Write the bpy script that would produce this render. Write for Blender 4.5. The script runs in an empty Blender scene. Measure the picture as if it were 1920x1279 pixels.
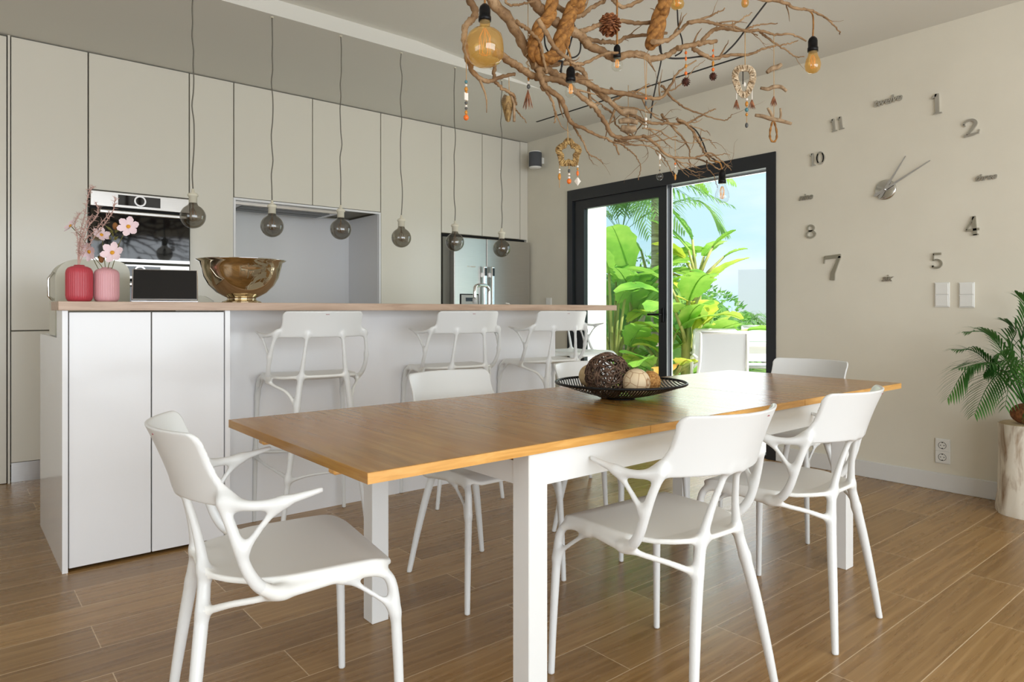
import bpy, math, random
import numpy as np
from mathutils import Vector, Matrix
PI = math.pi
random.seed(7); rng = np.random.default_rng(7)

# ------------------------------------------------------------------ camera, world, lights, exposure
SC = bpy.context.scene
COL = SC.collection
CAM_H = 1.08
YAW = math.radians(39.75)
cam_d = bpy.data.cameras.new('camera'); cam = bpy.data.objects.new('camera', cam_d); COL.objects.link(cam)
cam_d.sensor_width = 36; cam_d.lens = 24.0; cam_d.shift_y = -57.5/1920; cam_d.clip_end = 500
cam.location = (0, 0, CAM_H); cam.rotation_euler = (PI/2, 0, -YAW)
SC.camera = cam
SC.view_settings.view_transform = 'Standard'; SC.view_settings.look = 'None'
SC.view_settings.gamma = 1; SC.view_settings.use_curve_mapping = False
SC.view_settings.exposure = 0.0

world = bpy.data.worlds.new('sky'); SC.world = world; world.use_nodes = True
nt = world.node_tree; nt.nodes.clear()
def wn(t): return nt.nodes.new(t)
w_out = wn('ShaderNodeOutputWorld'); w_bg = wn('ShaderNodeBackground'); w_tc = wn('ShaderNodeTexCoord')
w_map = wn('ShaderNodeMapping'); w_map.inputs['Scale'].default_value = (1.0, 1.0, 3.2)
w_noi = wn('ShaderNodeTexNoise'); w_noi.inputs['Scale'].default_value = 2.2; w_noi.inputs['Detail'].default_value = 6
w_rmp = wn('ShaderNodeValToRGB'); w_rmp.color_ramp.elements[0].position = 0.42; w_rmp.color_ramp.elements[0].color = (0.56, 0.82, 0.96, 1)
w_rmp.color_ramp.elements[1].position = 0.66; w_rmp.color_ramp.elements[1].color = (0.93, 0.97, 1.0, 1)
nt.links.new(w_tc.outputs['Generated'], w_map.inputs['Vector']); nt.links.new(w_map.outputs[0], w_noi.inputs['Vector'])
nt.links.new(w_noi.outputs['Fac'], w_rmp.inputs[0]); nt.links.new(w_rmp.outputs[0], w_bg.inputs['Color'])
w_bg.inputs['Strength'].default_value = 1.15
nt.links.new(w_bg.outputs[0], w_out.inputs['Surface'])

def light(name, kind, loc, direction, energy, color=(1, 1, 1), sx=1, sy=1):
    d = bpy.data.lights.new(name, kind); o = bpy.data.objects.new(name, d); COL.objects.link(o)
    d.energy = energy; d.color = color; o.location = loc
    o.rotation_euler = Vector(direction).to_track_quat('-Z', 'Y').to_euler()
    if kind == 'AREA': d.shape = 'RECTANGLE'; d.size = sx; d.size_y = sy
    return o
sun = light('sun', 'SUN', (12, -6, 12), (-0.20, 0.58, -0.79), 6.5, (1.0, 0.96, 0.88)); sun.data.angle = math.radians(0.6)
# daylight coming through the glazed openings behind the camera and through the garden door
light('daylight_terrace_glazing', 'AREA', (1.0, -3.15, 1.25), (0, 1, 0), 210, (0.905, 0.952, 1.0), 5.6, 2.3)
light('side_window_fill', 'AREA', (-2.95, 1.0, 1.5), (1, 0, 0), 30, (0.95, 0.96, 1.0), 2.4, 1.5)  # weak fill added from the left, set at the unseen side window
light('daylight_garden_door', 'AREA', (4.78, 3.1, 1.2), (-1, 0, -0.08), 11, (0.97, 0.99, 1.0), 0.95, 2.0)

# ------------------------------------------------------------------ helpers
def at(px, py, D):
    """world point seen at photo pixel (px, py) at depth D metres along the view axis"""
    r = (px-960)/1280.0
    c, s = math.sin(YAW), math.cos(YAW)
    return Vector((D*(c+s*r), D*(s-c*r), CAM_H+(582-py)/1280.0*D))

def srgb(r, g, b):
    def f(v):
        v /= 255.0
        return v/12.92 if v <= 0.04045 else ((v+0.055)/1.055)**2.4
    return (f(r), f(g), f(b), 1)

class Mat:
    def __init__(self, name, color, rough=0.5, metal=0.0, **kw):
        m = bpy.data.materials.new(name); m.use_nodes = True; self.m = m
        self.t = m.node_tree; self.b = self.t.nodes['Principled BSDF']
        self.b.inputs['Base Color'].default_value = color if len(color) == 4 else (*color, 1)
        self.b.inputs['Roughness'].default_value = rough; self.b.inputs['Metallic'].default_value = metal
        for k, v in kw.items(): self.b.inputs[k.replace('_', ' ')].default_value = v
    def n(self, t, **props):
        x = self.t.nodes.new(t)
        for k, v in props.items(): setattr(x, k, v)
        return x
    def l(self, a, b): self.t.links.new(a, b)
    def coords(self, scale=(1, 1, 1), loc=(0, 0, 0), rot=(0, 0, 0), kind='Object'):
        tc = self.n('ShaderNodeTexCoord'); mp = self.n('ShaderNodeMapping')
        mp.inputs['Scale'].default_value = scale; mp.inputs['Location'].default_value = loc; mp.inputs['Rotation'].default_value = rot
        self.l(tc.outputs[kind], mp.inputs['Vector']); return mp.outputs[0]
    def noise(self, vec, scale, detail=4, rough=0.55, dist=0.0):
        x = self.n('ShaderNodeTexNoise'); x.inputs['Scale'].default_value = scale; x.inputs['Detail'].default_value = detail
        x.inputs['Roughness'].default_value = rough; x.inputs['Distortion'].default_value = dist
        self.l(vec, x.inputs['Vector']); return x.outputs['Fac']
    def ramp(self, fac, stops):
        x = self.n('ShaderNodeValToRGB'); cr = x.color_ramp
        while len(cr.elements) < len(stops): cr.elements.new(0.5)
        for e, (p, c) in zip(cr.elements, stops): e.position = p; e.color = c
        self.l(fac, x.inputs[0]); return x.outputs[0]
    def mix(self, a, b, fac, mode='MIX'):
        x = self.n('ShaderNodeMix', data_type='RGBA', blend_type=mode)
        if isinstance(fac, (int, float)): x.inputs[0].default_value = fac
        else: self.l(fac, x.inputs[0])
        for s, v in ((x.inputs[6], a), (x.inputs[7], b)):
            if isinstance(v, tuple): s.default_value = v
            else: self.l(v, s)
        return x.outputs[2]
    def bump(self, h, strength=0.2, dist=0.01):
        x = self.n('ShaderNodeBump'); x.inputs['Strength'].default_value = strength; x.inputs['Distance'].default_value = dist
        self.l(h, x.inputs['Height']); self.l(x.outputs[0], self.b.inputs['Normal'])
    def color(self, c): self.l(c, self.b.inputs['Base Color'])

def plain(name, color, rough=0.5, metal=0.0, bump=None, **kw):
    M = Mat(name, color, rough, metal, **kw)
    if bump: M.bump(M.noise(M.coords(), bump[0], 4), bump[1], 0.002)
    return M.m
def varied(name, c1, c2, scale=(1, 1, 1), ns=8, rough=0.6, bump=0.3, lo=0.35, hi=0.65, kind='Object', dist=0.0, **kw):
    M = Mat(name, c1, rough, **kw); v = M.coords(scale, kind=kind); f = M.noise(v, ns, 6, dist=dist)
    M.color(M.ramp(f, [(lo, c1), (hi, c2)]))
    if bump: M.bump(f, bump, 0.004)
    return M.m
def clear(name, tint, gloss=0.9, rough=0.02, ior=1.5, body=None, bodyfac=0.0):
    """thin glass: tinted transmission plus fresnel reflection"""
    m = bpy.data.materials.new(name); m.use_nodes = True; t = m.node_tree; t.nodes.clear()
    o = t.nodes.new('ShaderNodeOutputMaterial'); mx = t.nodes.new('ShaderNodeMixShader'); lw = t.nodes.new('ShaderNodeLayerWeight'); lw.inputs[0].default_value = 0.5
    pw = t.nodes.new('ShaderNodeMath'); pw.operation = 'POWER'; pw.inputs[1].default_value = 5.0; t.links.new(lw.outputs['Facing'], pw.inputs[0])
    f0 = ((ior-1)/(ior+1))**2; fr = t.nodes.new('ShaderNodeMath'); fr.operation = 'MULTIPLY_ADD'; fr.inputs[1].default_value = 1-f0; fr.inputs[2].default_value = f0; t.links.new(pw.outputs[0], fr.inputs[0])
    tr = t.nodes.new('ShaderNodeBsdfTransparent'); gl = t.nodes.new('ShaderNodeBsdfGlossy')
    tr.inputs[0].default_value = (*tint, 1); gl.inputs[0].default_value = (gloss,)*3+(1,); gl.inputs['Roughness'].default_value = rough
    last = tr.outputs[0]
    if body:
        df = t.nodes.new('ShaderNodeBsdfDiffuse'); df.inputs[0].default_value = (*body, 1); m2 = t.nodes.new('ShaderNodeMixShader'); m2.inputs[0].default_value = bodyfac
        t.links.new(tr.outputs[0], m2.inputs[1]); t.links.new(df.outputs[0], m2.inputs[2]); last = m2.outputs[0]
    t.links.new(fr.outputs[0], mx.inputs[0]); t.links.new(last, mx.inputs[1]); t.links.new(gl.outputs[0], mx.inputs[2]); t.links.new(mx.outputs[0], o.inputs[0])
    return m

class MB:
    """collects geometry of ONE mesh"""
    def __init__(s): s.v = []; s.f = []; s.sm = []
    def add(s, vs, fs, smooth=False, M=None):
        n = len(s.v)
        if M is not None: vs = [M @ Vector(p) for p in vs]
        s.v += [tuple(p) for p in vs]; s.f += [tuple(i+n for i in f) for f in fs]; s.sm += [smooth]*len(fs); return s
    def box(s, x0, x1, y0, y1, z0, z1, bev=0.0, M=None):
        if bev <= 0:
            vs = [(x, y, z) for z in (z0, z1) for y in (y0, y1) for x in (x0, x1)]
            return s.add(vs, [(0, 2, 3, 1), (4, 5, 7, 6), (0, 1, 5, 4), (2, 6, 7, 3), (0, 4, 6, 2), (1, 3, 7, 5)], False, M)
        b = min(bev, (x1-x0)/2.01, (y1-y0)/2.01, (z1-z0)/2.01)
        vs = []; idx = {}
        for ix, x in ((0, x0), (1, x1)):
            for iy, y in ((0, y0), (1, y1)):
                for iz, z in ((0, z0), (1, z1)):
                    dx, dy, dz = (b if ix == 0 else -b), (b if iy == 0 else -b), (b if iz == 0 else -b)
                    for a, p in enumerate(((x, y+dy, z+dz), (x+dx, y, z+dz), (x+dx, y+dy, z))):
                        idx[(ix, iy, iz, a)] = len(vs); vs.append(p)
        F = []; I = lambda i, j, k, a: idx[(i, j, k, a)]
        for i in (0, 1): F.append([I(i, 0, 0, 0), I(i, 1, 0, 0), I(i, 1, 1, 0), I(i, 0, 1, 0)][::(-1 if i == 0 else 1)])
        for j in (0, 1): F.append([I(0, j, 0, 1), I(1, j, 0, 1), I(1, j, 1, 1), I(0, j, 1, 1)][::(1 if j == 0 else -1)])
        for k in (0, 1): F.append([I(0, 0, k, 2), I(1, 0, k, 2), I(1, 1, k, 2), I(0, 1, k, 2)][::(-1 if k == 0 else 1)])
        for i in (0, 1):
            for j in (0, 1): F.append([I(i, j, 0, 0), I(i, j, 1, 0), I(i, j, 1, 1), I(i, j, 0, 1)][::(1 if i == j else -1)])
            for k in (0, 1): F.append([I(i, 0, k, 0), I(i, 1, k, 0), I(i, 1, k, 2), I(i, 0, k, 2)][::(-1 if i == k else 1)])
        for j in (0, 1):
            for k in (0, 1): F.append([I(0, j, k, 1), I(1, j, k, 1), I(1, j, k, 2), I(0, j, k, 2)][::(1 if j == k else -1)])
        for i in (0, 1):
            for j in (0, 1):
                for k in (0, 1): F.append([I(i, j, k, 0), I(i, j, k, 1), I(i, j, k, 2)][::(1 if (i+j+k) % 2 else -1)])
        return s.add(vs, F, False, M)
    def tube(s, pts, rad, n=8, caps=True, smooth=True, flat=1.0):
        pts = [Vector(p) for p in pts]; k = len(pts)
        if not hasattr(rad, '__len__'): rad = [rad]*k
        T = [(pts[min(i+1, k-1)]-pts[max(i-1, 0)]).normalized() for i in range(k)]
        up = Vector((0, 0, 1)) if abs(T[0].z) < 0.9 else Vector((1, 0, 0))
        N = (up-T[0]*up.dot(T[0])).normalized(); vs = []
        for i in range(k):
            N = (N-T[i]*N.dot(T[i])); N = N.normalized() if N.length > 1e-6 else T[i].orthogonal().normalized()
            Bn = T[i].cross(N)
            for j in range(n):
                a = 2*PI*j/n; vs.append(pts[i]+(N*math.cos(a)*flat+Bn*math.sin(a))*rad[i])
        fs = [(i*n+j, i*n+(j+1) % n, (i+1)*n+(j+1) % n, (i+1)*n+j) for i in range(k-1) for j in range(n)]
        s.add(vs, fs, smooth)
        if caps:
            o = len(s.v)-len(vs); s.f.append(tuple(o+j for j in reversed(range(n)))); s.f.append(tuple(o+(k-1)*n+j for j in range(n))); s.sm += [False, False]
        return s
    def lathe(s, prof, n=32, c=(0, 0, 0), smooth=True, M=None, mod=None):
        vs = []; fs = []
        for (r, z) in prof:
            for j in range(n):
                a = 2*PI*j/n; rr = r*(mod(a, z) if mod else 1); vs.append((c[0]+rr*math.cos(a), c[1]+rr*math.sin(a), c[2]+z))
        for i in range(len(prof)-1):
            for j in range(n): fs.append((i*n+j, i*n+(j+1) % n, (i+1)*n+(j+1) % n, (i+1)*n+j))
        return s.add(vs, fs, smooth, M)
    def ball(s, c, r, n=12, m=8, sc=(1, 1, 1), M=None):
        prof = []; vs = []; fs = []
        for i in range(m+1):
            t = PI*i/m
            for j in range(n):
                a = 2*PI*j/n; vs.append((c[0]+r*sc[0]*math.sin(t)*math.cos(a), c[1]+r*sc[1]*math.sin(t)*math.sin(a), c[2]-r*sc[2]*math.cos(t)))
        for i in range(m):
            for j in range(n): fs.append((i*n+j, i*n+(j+1) % n, (i+1)*n+(j+1) % n, (i+1)*n+j))
        return s.add(vs, fs, True, M)
    def prism(s, poly, z0, z1, M=None, smooth=False):
        n = len(poly); vs = [(x, y, z0) for x, y in poly]+[(x, y, z1) for x, y in poly]
        fs = [tuple(reversed(range(n))), tuple(range(n, 2*n))]+[(i, (i+1) % n, n+(i+1) % n, n+i) for i in range(n)]
        return s.add(vs, fs, smooth, M)
    def obj(s, name, mat, parent=None, loc=None, rotz=None):
        me = bpy.data.meshes.new(name); me.from_pydata(s.v, [], s.f); me.polygons.foreach_set('use_smooth', s.sm)
        me.materials.append(mat); me.update()
        o = bpy.data.objects.new(name, me); COL.objects.link(o)
        if parent: o.parent = parent
        if loc: o.location = loc
        if rotz: o.rotation_euler.z = rotz
        return o

def tag(o, label=None, cat=None, group=None, kind=None):
    if label: o['label'] = label
    if cat: o['category'] = cat
    if group: o['group'] = group
    if kind: o['kind'] = kind
    return o
def thing(name, label, cat, loc=(0, 0, 0), rotz=0, group=None):
    o = bpy.data.objects.new(name, None); COL.objects.link(o); o.empty_display_size = 0.1
    o.location = loc; o.rotation_euler = (0, 0, rotz); return tag(o, label, cat, group)
def struct(name, mb, mat): return tag(mb.obj(name, mat), kind='structure')
def dup(root, loc, rotz, label, group=None):
    r = root.copy(); COL.objects.link(r); r.location = loc; r.rotation_euler = (0, 0, rotz); r['label'] = label
    if group: r['group'] = group
    def rec(a, b):
        for ch in list(a.children):
            c = ch.copy(); COL.objects.link(c); c.parent = b; rec(ch, c)
    rec(root, r); return r
def spline(pts, sub=6):
    """Catmull-Rom through points of any dimension"""
    P = [np.array(p, float) for p in pts]; P = [2*P[0]-P[1]]+P+[2*P[-1]-P[-2]]; out = []
    for i in range(1, len(P)-2):
        a, b, c, d = P[i-1:i+3]
        for k in range(sub):
            t = k/sub; out.append(0.5*((2*b)+(c-a)*t+(2*a-5*b+4*c-d)*t*t+(3*b-a-3*c+d)*t**3))
    out.append(P[-2]); return out

# ------------------------------------------------------------------ materials
WALL = varied('wall_paint', srgb(222, 216, 200), srgb(226, 220, 204), ns=3, rough=0.85, bump=0.03)
CEIL = plain('ceiling_paint', srgb(223, 221, 213), 0.9)
BASEB = plain('baseboard_white', srgb(222, 221, 218), 0.45)
def floor_mat():
    M = Mat('wood_look_floor_tiles', (0.2, 0.12, 0.06), 0.3)
    v0 = M.coords((1, 1, 1), (0.37, -0.18, 0))
    br = M.n('ShaderNodeTexBrick'); br.offset = 0.37; br.offset_frequency = 2; br.squash = 1
    br.inputs['Scale'].default_value = 1; br.inputs['Brick Width'].default_value = 1.2; br.inputs['Row Height'].default_value = 0.195
    br.inputs['Mortar Size'].default_value = 0.0016; br.inputs['Mortar Smooth'].default_value = 0.1; br.inputs['Bias'].default_value = 0
    br.inputs['Color1'].default_value = (0, 0, 0, 1); br.inputs['Color2'].default_value = (1, 1, 1, 1); br.inputs['Mortar'].default_value = (0.5, 0.5, 0.5, 1)
    M.l(v0, br.inputs['Vector'])
    # every tile gets its own shift of the grain
    add = M.n('ShaderNodeVectorMath', operation='MULTIPLY_ADD'); M.l(br.outputs['Color'], add.inputs[0]); add.inputs[1].default_value = (7, 9, 5); M.l(v0, add.inputs[2])
    mp = M.n('ShaderNodeMapping'); mp.inputs['Scale'].default_value = (0.7, 8, 1); M.l(add.outputs[0], mp.inputs['Vector'])
    g1 = M.noise(mp.outputs[0], 2.2, 8, 0.6, 0.7)
    mp2 = M.n('ShaderNodeMapping'); mp2.inputs['Scale'].default_value = (0.9, 5.5, 1); M.l(add.outputs[0], mp2.inputs['Vector'])
    wv = M.n('ShaderNodeTexWave', wave_type='RINGS'); wv.inputs['Scale'].default_value = 1.6; wv.inputs['Distortion'].default_value = 9; wv.inputs['Detail'].default_value = 3; wv.inputs['Detail Scale'].default_value = 0.7
    M.l(mp2.outputs[0], wv.inputs['Vector'])
    mp3 = M.n('ShaderNodeMapping'); mp3.inputs['Scale'].default_value = (1.6, 80, 1); M.l(add.outputs[0], mp3.inputs['Vector'])
    g3 = M.noise(mp3.outputs[0], 2.0, 5, 0.6)
    base = M.ramp(g1, [(0.25, srgb(142, 108, 62)), (0.5, srgb(163, 128, 80)), (0.75, srgb(182, 148, 100))])
    base = M.mix(base, srgb(206, 172, 124), M.ramp(wv.outputs['Fac'], [(0.66, (0, 0, 0, 1)), (0.98, (0.26, 0.26, 0.26, 1))]))
    base = M.mix(base, srgb(124, 90, 48), M.ramp(g3, [(0.28, (0.38, 0.38, 0.38, 1)), (0.5, (0, 0, 0, 1))]))
    base = M.mix(base, M.mix(srgb(214, 206, 196), srgb(255, 250, 244), br.outputs['Color']), 1.0, 'MULTIPLY')
    fin = M.mix(base, srgb(212, 186, 150), br.outputs['Fac']); M.color(fin)
    rr = M.n('ShaderNodeMapRange'); rr.inputs[3].default_value = 0.20; rr.inputs[4].default_value = 0.36; M.l(g1, rr.inputs[0]); M.l(rr.outputs[0], M.b.inputs['Roughness'])
    sub = M.n('ShaderNodeMath', operation='SUBTRACT'); M.l(g3, sub.inputs[0]); M.l(br.outputs['Fac'], sub.inputs[1]); M.bump(sub.outputs[0], 0.12, 0.002)
    return M.m
FLOOR = floor_mat()
def table_mat():
    M = Mat('lacquered_oak', (0.4, 0.22, 0.08), 0.22); v = M.coords((1, 1, 1))
    mp = M.n('ShaderNodeMapping'); mp.inputs['Scale'].default_value = (14, 1.0, 14); M.l(v, mp.inputs['Vector'])
    g = M.noise(mp.outputs[0], 2.0, 8, 0.6, 0.8)
    mp2 = M.n('ShaderNodeMapping'); mp2.inputs['Scale'].default_value = (90, 3.0, 90); M.l(v, mp2.inputs['Vector'])
    g2 = M.noise(mp2.outputs[0], 2.0, 4, 0.6); g3 = M.noise(v, 2.4, 3)
    base = M.ramp(g, [(0.28, srgb(146, 104, 44)), (0.5, srgb(170, 126, 60)), (0.74, srgb(190, 147, 82))])
    base = M.mix(base, srgb(140, 88, 38), M.ramp(g2, [(0.3, (0.5, 0.5, 0.5, 1)), (0.48, (0, 0, 0, 1))]))
    base = M.mix(base, srgb(168, 112, 48), M.ramp(g3, [(0.42, (0.5, 0.5, 0.5, 1)), (0.6, (0, 0, 0, 1))]))
    M.color(base)
    rr = M.n('ShaderNodeMapRange'); rr.inputs[3].default_value = 0.16; rr.inputs[4].default_value = 0.30; M.l(g, rr.inputs[0]); M.l(rr.outputs[0], M.b.inputs['Roughness'])
    return M.m
OAK = table_mat()
def long_wood(name, a, b, c, sx=(1.5, 18, 18), rough=0.4):
    M = Mat(name, a, rough); g = M.noise(M.coords(sx), 2.2, 8, 0.6, 0.6); M.color(M.ramp(g, [(0.3, a), (0.5, b), (0.72, c)])); M.bump(g, 0.05, 0.001); return M.m
BARTOP = long_wood('pale_oak_bar', srgb(172, 143, 122), srgb(192, 164, 142), srgb(206, 180, 158))
OAKEDGE = long_wood('oak_edge', srgb(196, 140, 66), srgb(216, 160, 84), srgb(232, 184, 112), (3, 30, 30), 0.3)
CABW = plain('white_gloss_front', srgb(235, 235, 237), 0.16)
CABG = plain('cream_gloss_front', srgb(226, 221, 209), 0.2)
CARC = plain('carcass_dark_gap', srgb(120, 114, 98), 0.6)
WHITE_T = plain('white_lacquer_table', srgb(232, 232, 230), 0.35)
PLASTIC = plain('white_plastic', srgb(226, 227, 226), 0.32)
SEATP = plain('white_plastic_seat_lightened', srgb(238, 238, 234), 0.42)  # chair plastic lightened to paint in the ceiling bounce that the seats lack
BLACKM = plain('black_metal', srgb(22, 22, 24), 0.4, 0.6)
ANTHR = plain('anthracite_frame', srgb(34, 37, 42), 0.42, 0.0, bump=(300, 0.05))
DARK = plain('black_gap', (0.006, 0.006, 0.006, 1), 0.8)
BLKGLASS = plain('black_oven_glass', (0.006, 0.007, 0.008, 1), 0.04)
def steel_mat(name, c, rough, sx):
    M = Mat(name, c, rough, 1.0); g = M.noise(M.coords(sx), 4, 4); M.color(M.ramp(g, [(0.3, tuple(0.9*k for k in c[:3])+(1,)), (0.7, c)])); return M.m
STEEL = steel_mat('brushed_steel', (0.64, 0.625, 0.61, 1), 0.3, (2, 2, 200))
CHROME = plain('chrome', (0.78, 0.78, 0.78, 1), 0.06, 1.0)
POLISH = plain('polished_bowl_steel', (0.62, 0.52, 0.36, 1), 0.05, 1.0)
MIRR = plain('mirror_acrylic', (0.62, 0.61, 0.58, 1), 0.12, 1.0)
SWITCHM = plain('white_switch_plastic', srgb(232, 231, 226), 0.3)
CORD = plain('grey_fabric_cord', srgb(112, 108, 98), 0.8)
CORDB = plain('black_cord', srgb(28, 22, 18), 0.6)
CREAMS = plain('cream_socket', srgb(222, 216, 196), 0.5)
SMOKE = clear('smoked_glass', (0.49, 0.47, 0.43), 0.95, 0.01, 1.9)
AMBER = clear('amber_glass', (0.92, 0.74, 0.40), 1.0, 0.02, 1.7, (0.75, 0.48, 0.16), 0.22)
CLEARG = clear('clear_glass', (0.95, 0.95, 0.93), 1.0, 0.01, 1.5)
PANE = clear('window_glass', (0.92, 0.965, 0.94), 1.0, 0.0, 1.35)
FILAM = bpy.data.materials.new('glowing_filament'); FILAM.use_nodes = True
_b = FILAM.node_tree.nodes['Principled BSDF']; _b.inputs['Base Color'].default_value = (0.8, 0.4, 0.12, 1); _b.inputs['Emission Color'].default_value = (1.0, 0.42, 0.10, 1); _b.inputs['Emission Strength'].default_value = 0.25
COPPER = plain('copper_filament_support', (0.5, 0.3, 0.16, 1), 0.4, 0.6)
def drift_mat():
    M = Mat('driftwood', (0.3, 0.2, 0.1), 0.75); v = M.coords((1, 1, 1)); g = M.noise(v, 9, 6, 0.6); g2 = M.noise(v, 60, 5, 0.6)
    c = M.ramp(g, [(0.32, srgb(108, 78, 48)), (0.5, srgb(148, 116, 80)), (0.7, srgb(180, 150, 114))])
    M.color(M.mix(c, srgb(104, 72, 42), M.ramp(g2, [(0.35, (0.6, 0.6, 0.6, 1)), (0.5, (0, 0, 0, 1))]))); M.bump(g2, 0.5, 0.004); return M.m
DRIFT = drift_mat()
DRIFT2 = varied('grey_driftwood', srgb(120, 94, 66), srgb(176, 150, 118), (1, 1, 1), 40, 0.8, 0.5)
ROPE = varied('manila_rope', srgb(120, 78, 36), srgb(172, 120, 58), (1, 1, 1), 70, 0.85, 0.6)
STRING = plain('jute_string', srgb(190, 150, 96), 0.9)
CONE = varied('pine_cone_scales', srgb(92, 52, 30), srgb(176, 112, 66), (1, 1, 1), 60, 0.7, 0.3)
CONED = varied('dark_cone_scales', srgb(54, 26, 18), srgb(104, 56, 40), (1, 1, 1), 60, 0.7, 0.3)
ORANGE = plain('orange_bead', srgb(232, 112, 30), 0.4); WHITEB = plain('white_bead', srgb(232, 226, 216), 0.4)
AMBERB = plain('amber_bead', srgb(196, 130, 40), 0.3); GREYB = plain('grey_bead', srgb(84, 84, 82), 0.4); TEALB = plain('blue_green_bead', srgb(74, 124, 134), 0.3)
FEATH = varied('brown_feather', srgb(104, 62, 40), srgb(178, 120, 84), (1, 1, 1), 50, 0.8, 0.2)
WEAVE = varied('woven_wicker', srgb(120, 88, 46), srgb(192, 160, 104), (1, 1, 1), 60, 0.8, 0.3)
WICKP = varied('pale_woven_wicker', srgb(150, 120, 84), srgb(222, 204, 176), (1, 1, 1), 60, 0.8, 0.3)
RED = plain('red_glazed_ceramic', srgb(190, 66, 78), 0.35); PINK = plain('pink_glazed_ceramic', srgb(222, 164, 170), 0.38)
DRYP = plain('pink_dried_grass', srgb(206, 170, 160), 0.8); PETAL = plain('pale_pink_petal', srgb(244, 220, 226), 0.6); POLLEN = plain('yellow_pollen', srgb(224, 160, 40), 0.7)
STEM = plain('olive_stem', srgb(104, 98, 44), 0.7); BUD = plain('brown_bud', srgb(146, 96, 48), 0.7)
TWIG = varied('dark_vine', srgb(56, 38, 28), srgb(122, 94, 74), (1, 1, 1), 50, 0.7, 0.3)
def crackle(name, a, b, scale=18, th=0.06):
    M = Mat(name, a, 0.55); vo = M.n('ShaderNodeTexVoronoi', feature='DISTANCE_TO_EDGE'); vo.inputs['Scale'].default_value = scale; M.l(M.coords(), vo.inputs['Vector'])
    M.color(M.ramp(vo.outputs['Distance'], [(0.0, b), (th, a)])); return M.m
MARB = crackle('cracked_cream_ball', srgb(226, 204, 168), srgb(158, 112, 70), 26, 0.05)
CORKB = varied('tan_seed_ball', srgb(150, 96, 40), srgb(214, 164, 96), (1, 1, 1), 160, 0.8, 1.0)
PLAINB = varied('beige_wooden_ball', srgb(184, 158, 116), srgb(204, 180, 140), (1, 1, 6), 8, 0.6, 0.1)
BARK = varied('bleached_bark', srgb(150, 120, 88), srgb(232, 224, 208), (1, 1, 0.3), 16, 0.85, 0.8, 0.30, 0.52, dist=0.6)
CUTW = varied('cut_wood_face', srgb(186, 160, 122), srgb(214, 192, 156), (1, 1, 1), 14, 0.8, 0.2)
SOIL = varied('coir_ball', srgb(96, 56, 30), srgb(152, 96, 54), (1, 1, 1), 60, 0.95, 0.8)
def leaf_mat(name, a, b, c, trans=0.35):
    M = Mat(name, a, 0.42); g = M.noise(M.coords(), 3.0, 4); M.color(M.ramp(g, [(0.32, a), (0.5, b), (0.7, c)]))
    o = M.t.nodes['Material Output']; tl = M.n('ShaderNodeBsdfTranslucent'); mx = M.n('ShaderNodeMixShader'); mx.inputs[0].default_value = trans
    M.l(M.ramp(g, [(0.3, b), (0.7, c)]), tl.inputs[0]); M.l(M.b.outputs[0], mx.inputs[1]); M.l(tl.outputs[0], mx.inputs[2]); M.l(mx.outputs[0], o.inputs[0]); return M.m
BANANA = leaf_mat('banana_leaf_green', srgb(104, 164, 60), srgb(146, 202, 80), srgb(196, 226, 112))
BANANAY = leaf_mat('banana_leaf_yellow_green', srgb(140, 190, 60), srgb(196, 216, 74), srgb(232, 222, 104))
BANDRY = leaf_mat('withered_leaf', srgb(176, 104, 40), srgb(214, 160, 72), srgb(232, 204, 140), 0.2)
STALK = varied('banana_stalk', srgb(112, 130, 60), srgb(190, 184, 112), (1, 1, 0.3), 10, 0.6, 0.3)
TRUNKG = varied('ringed_grey_trunk', srgb(120, 104, 88), srgb(196, 184, 166), (0.6, 0.6, 5), 5, 0.8, 0.4)
PALMOUT = leaf_mat('outdoor_palm_green', srgb(84, 130, 70), srgb(120, 164, 92), srgb(158, 190, 120))
PALMIN = leaf_mat('indoor_palm_green', srgb(36, 80, 34), srgb(64, 118, 48), srgb(116, 160, 80), 0.3)
WHITEX = plain('sunlit_white_render', srgb(240, 240, 240), 0.9, bump=(60, 0.1))
MESHW = plain('white_textile', srgb(226, 228, 236), 0.7); TERR = varied('terrace_stone', srgb(212, 208, 200), srgb(226, 222, 214), ns=2, rough=0.8, bump=0.05)
HEDGE = leaf_mat('hedge_green', srgb(62, 116, 42), srgb(104, 160, 60), srgb(150, 190, 84))
GRASSM = varied('lawn_green', srgb(86, 120, 52), srgb(122, 156, 74), ns=20, rough=0.9, bump=0.3)
PAPER = plain('screen_black', (0.008, 0.008, 0.009, 1), 0.22); ALU = plain('aluminium', (0.7, 0.7, 0.72, 1), 0.3, 1.0)
SPKF = plain('speaker_grey_cloth', srgb(84, 86, 90), 0.9, bump=(400, 0.3)); REDT = plain('small_red_logo', srgb(150, 74, 80), 0.5)
RUBBER = plain('grey_rubber_foot', srgb(120, 112, 104), 0.8)

# ------------------------------------------------------------------ setting
H = 2.80; XW = 4.60; YK = 5.28; YB = 5.90; X0 = -3.0; Y0 = -3.2
struct('floor', MB().box(X0-0.2, XW+0.2, Y0-0.2, YB+0.2, -0.1, 0), FLOOR)
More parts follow.
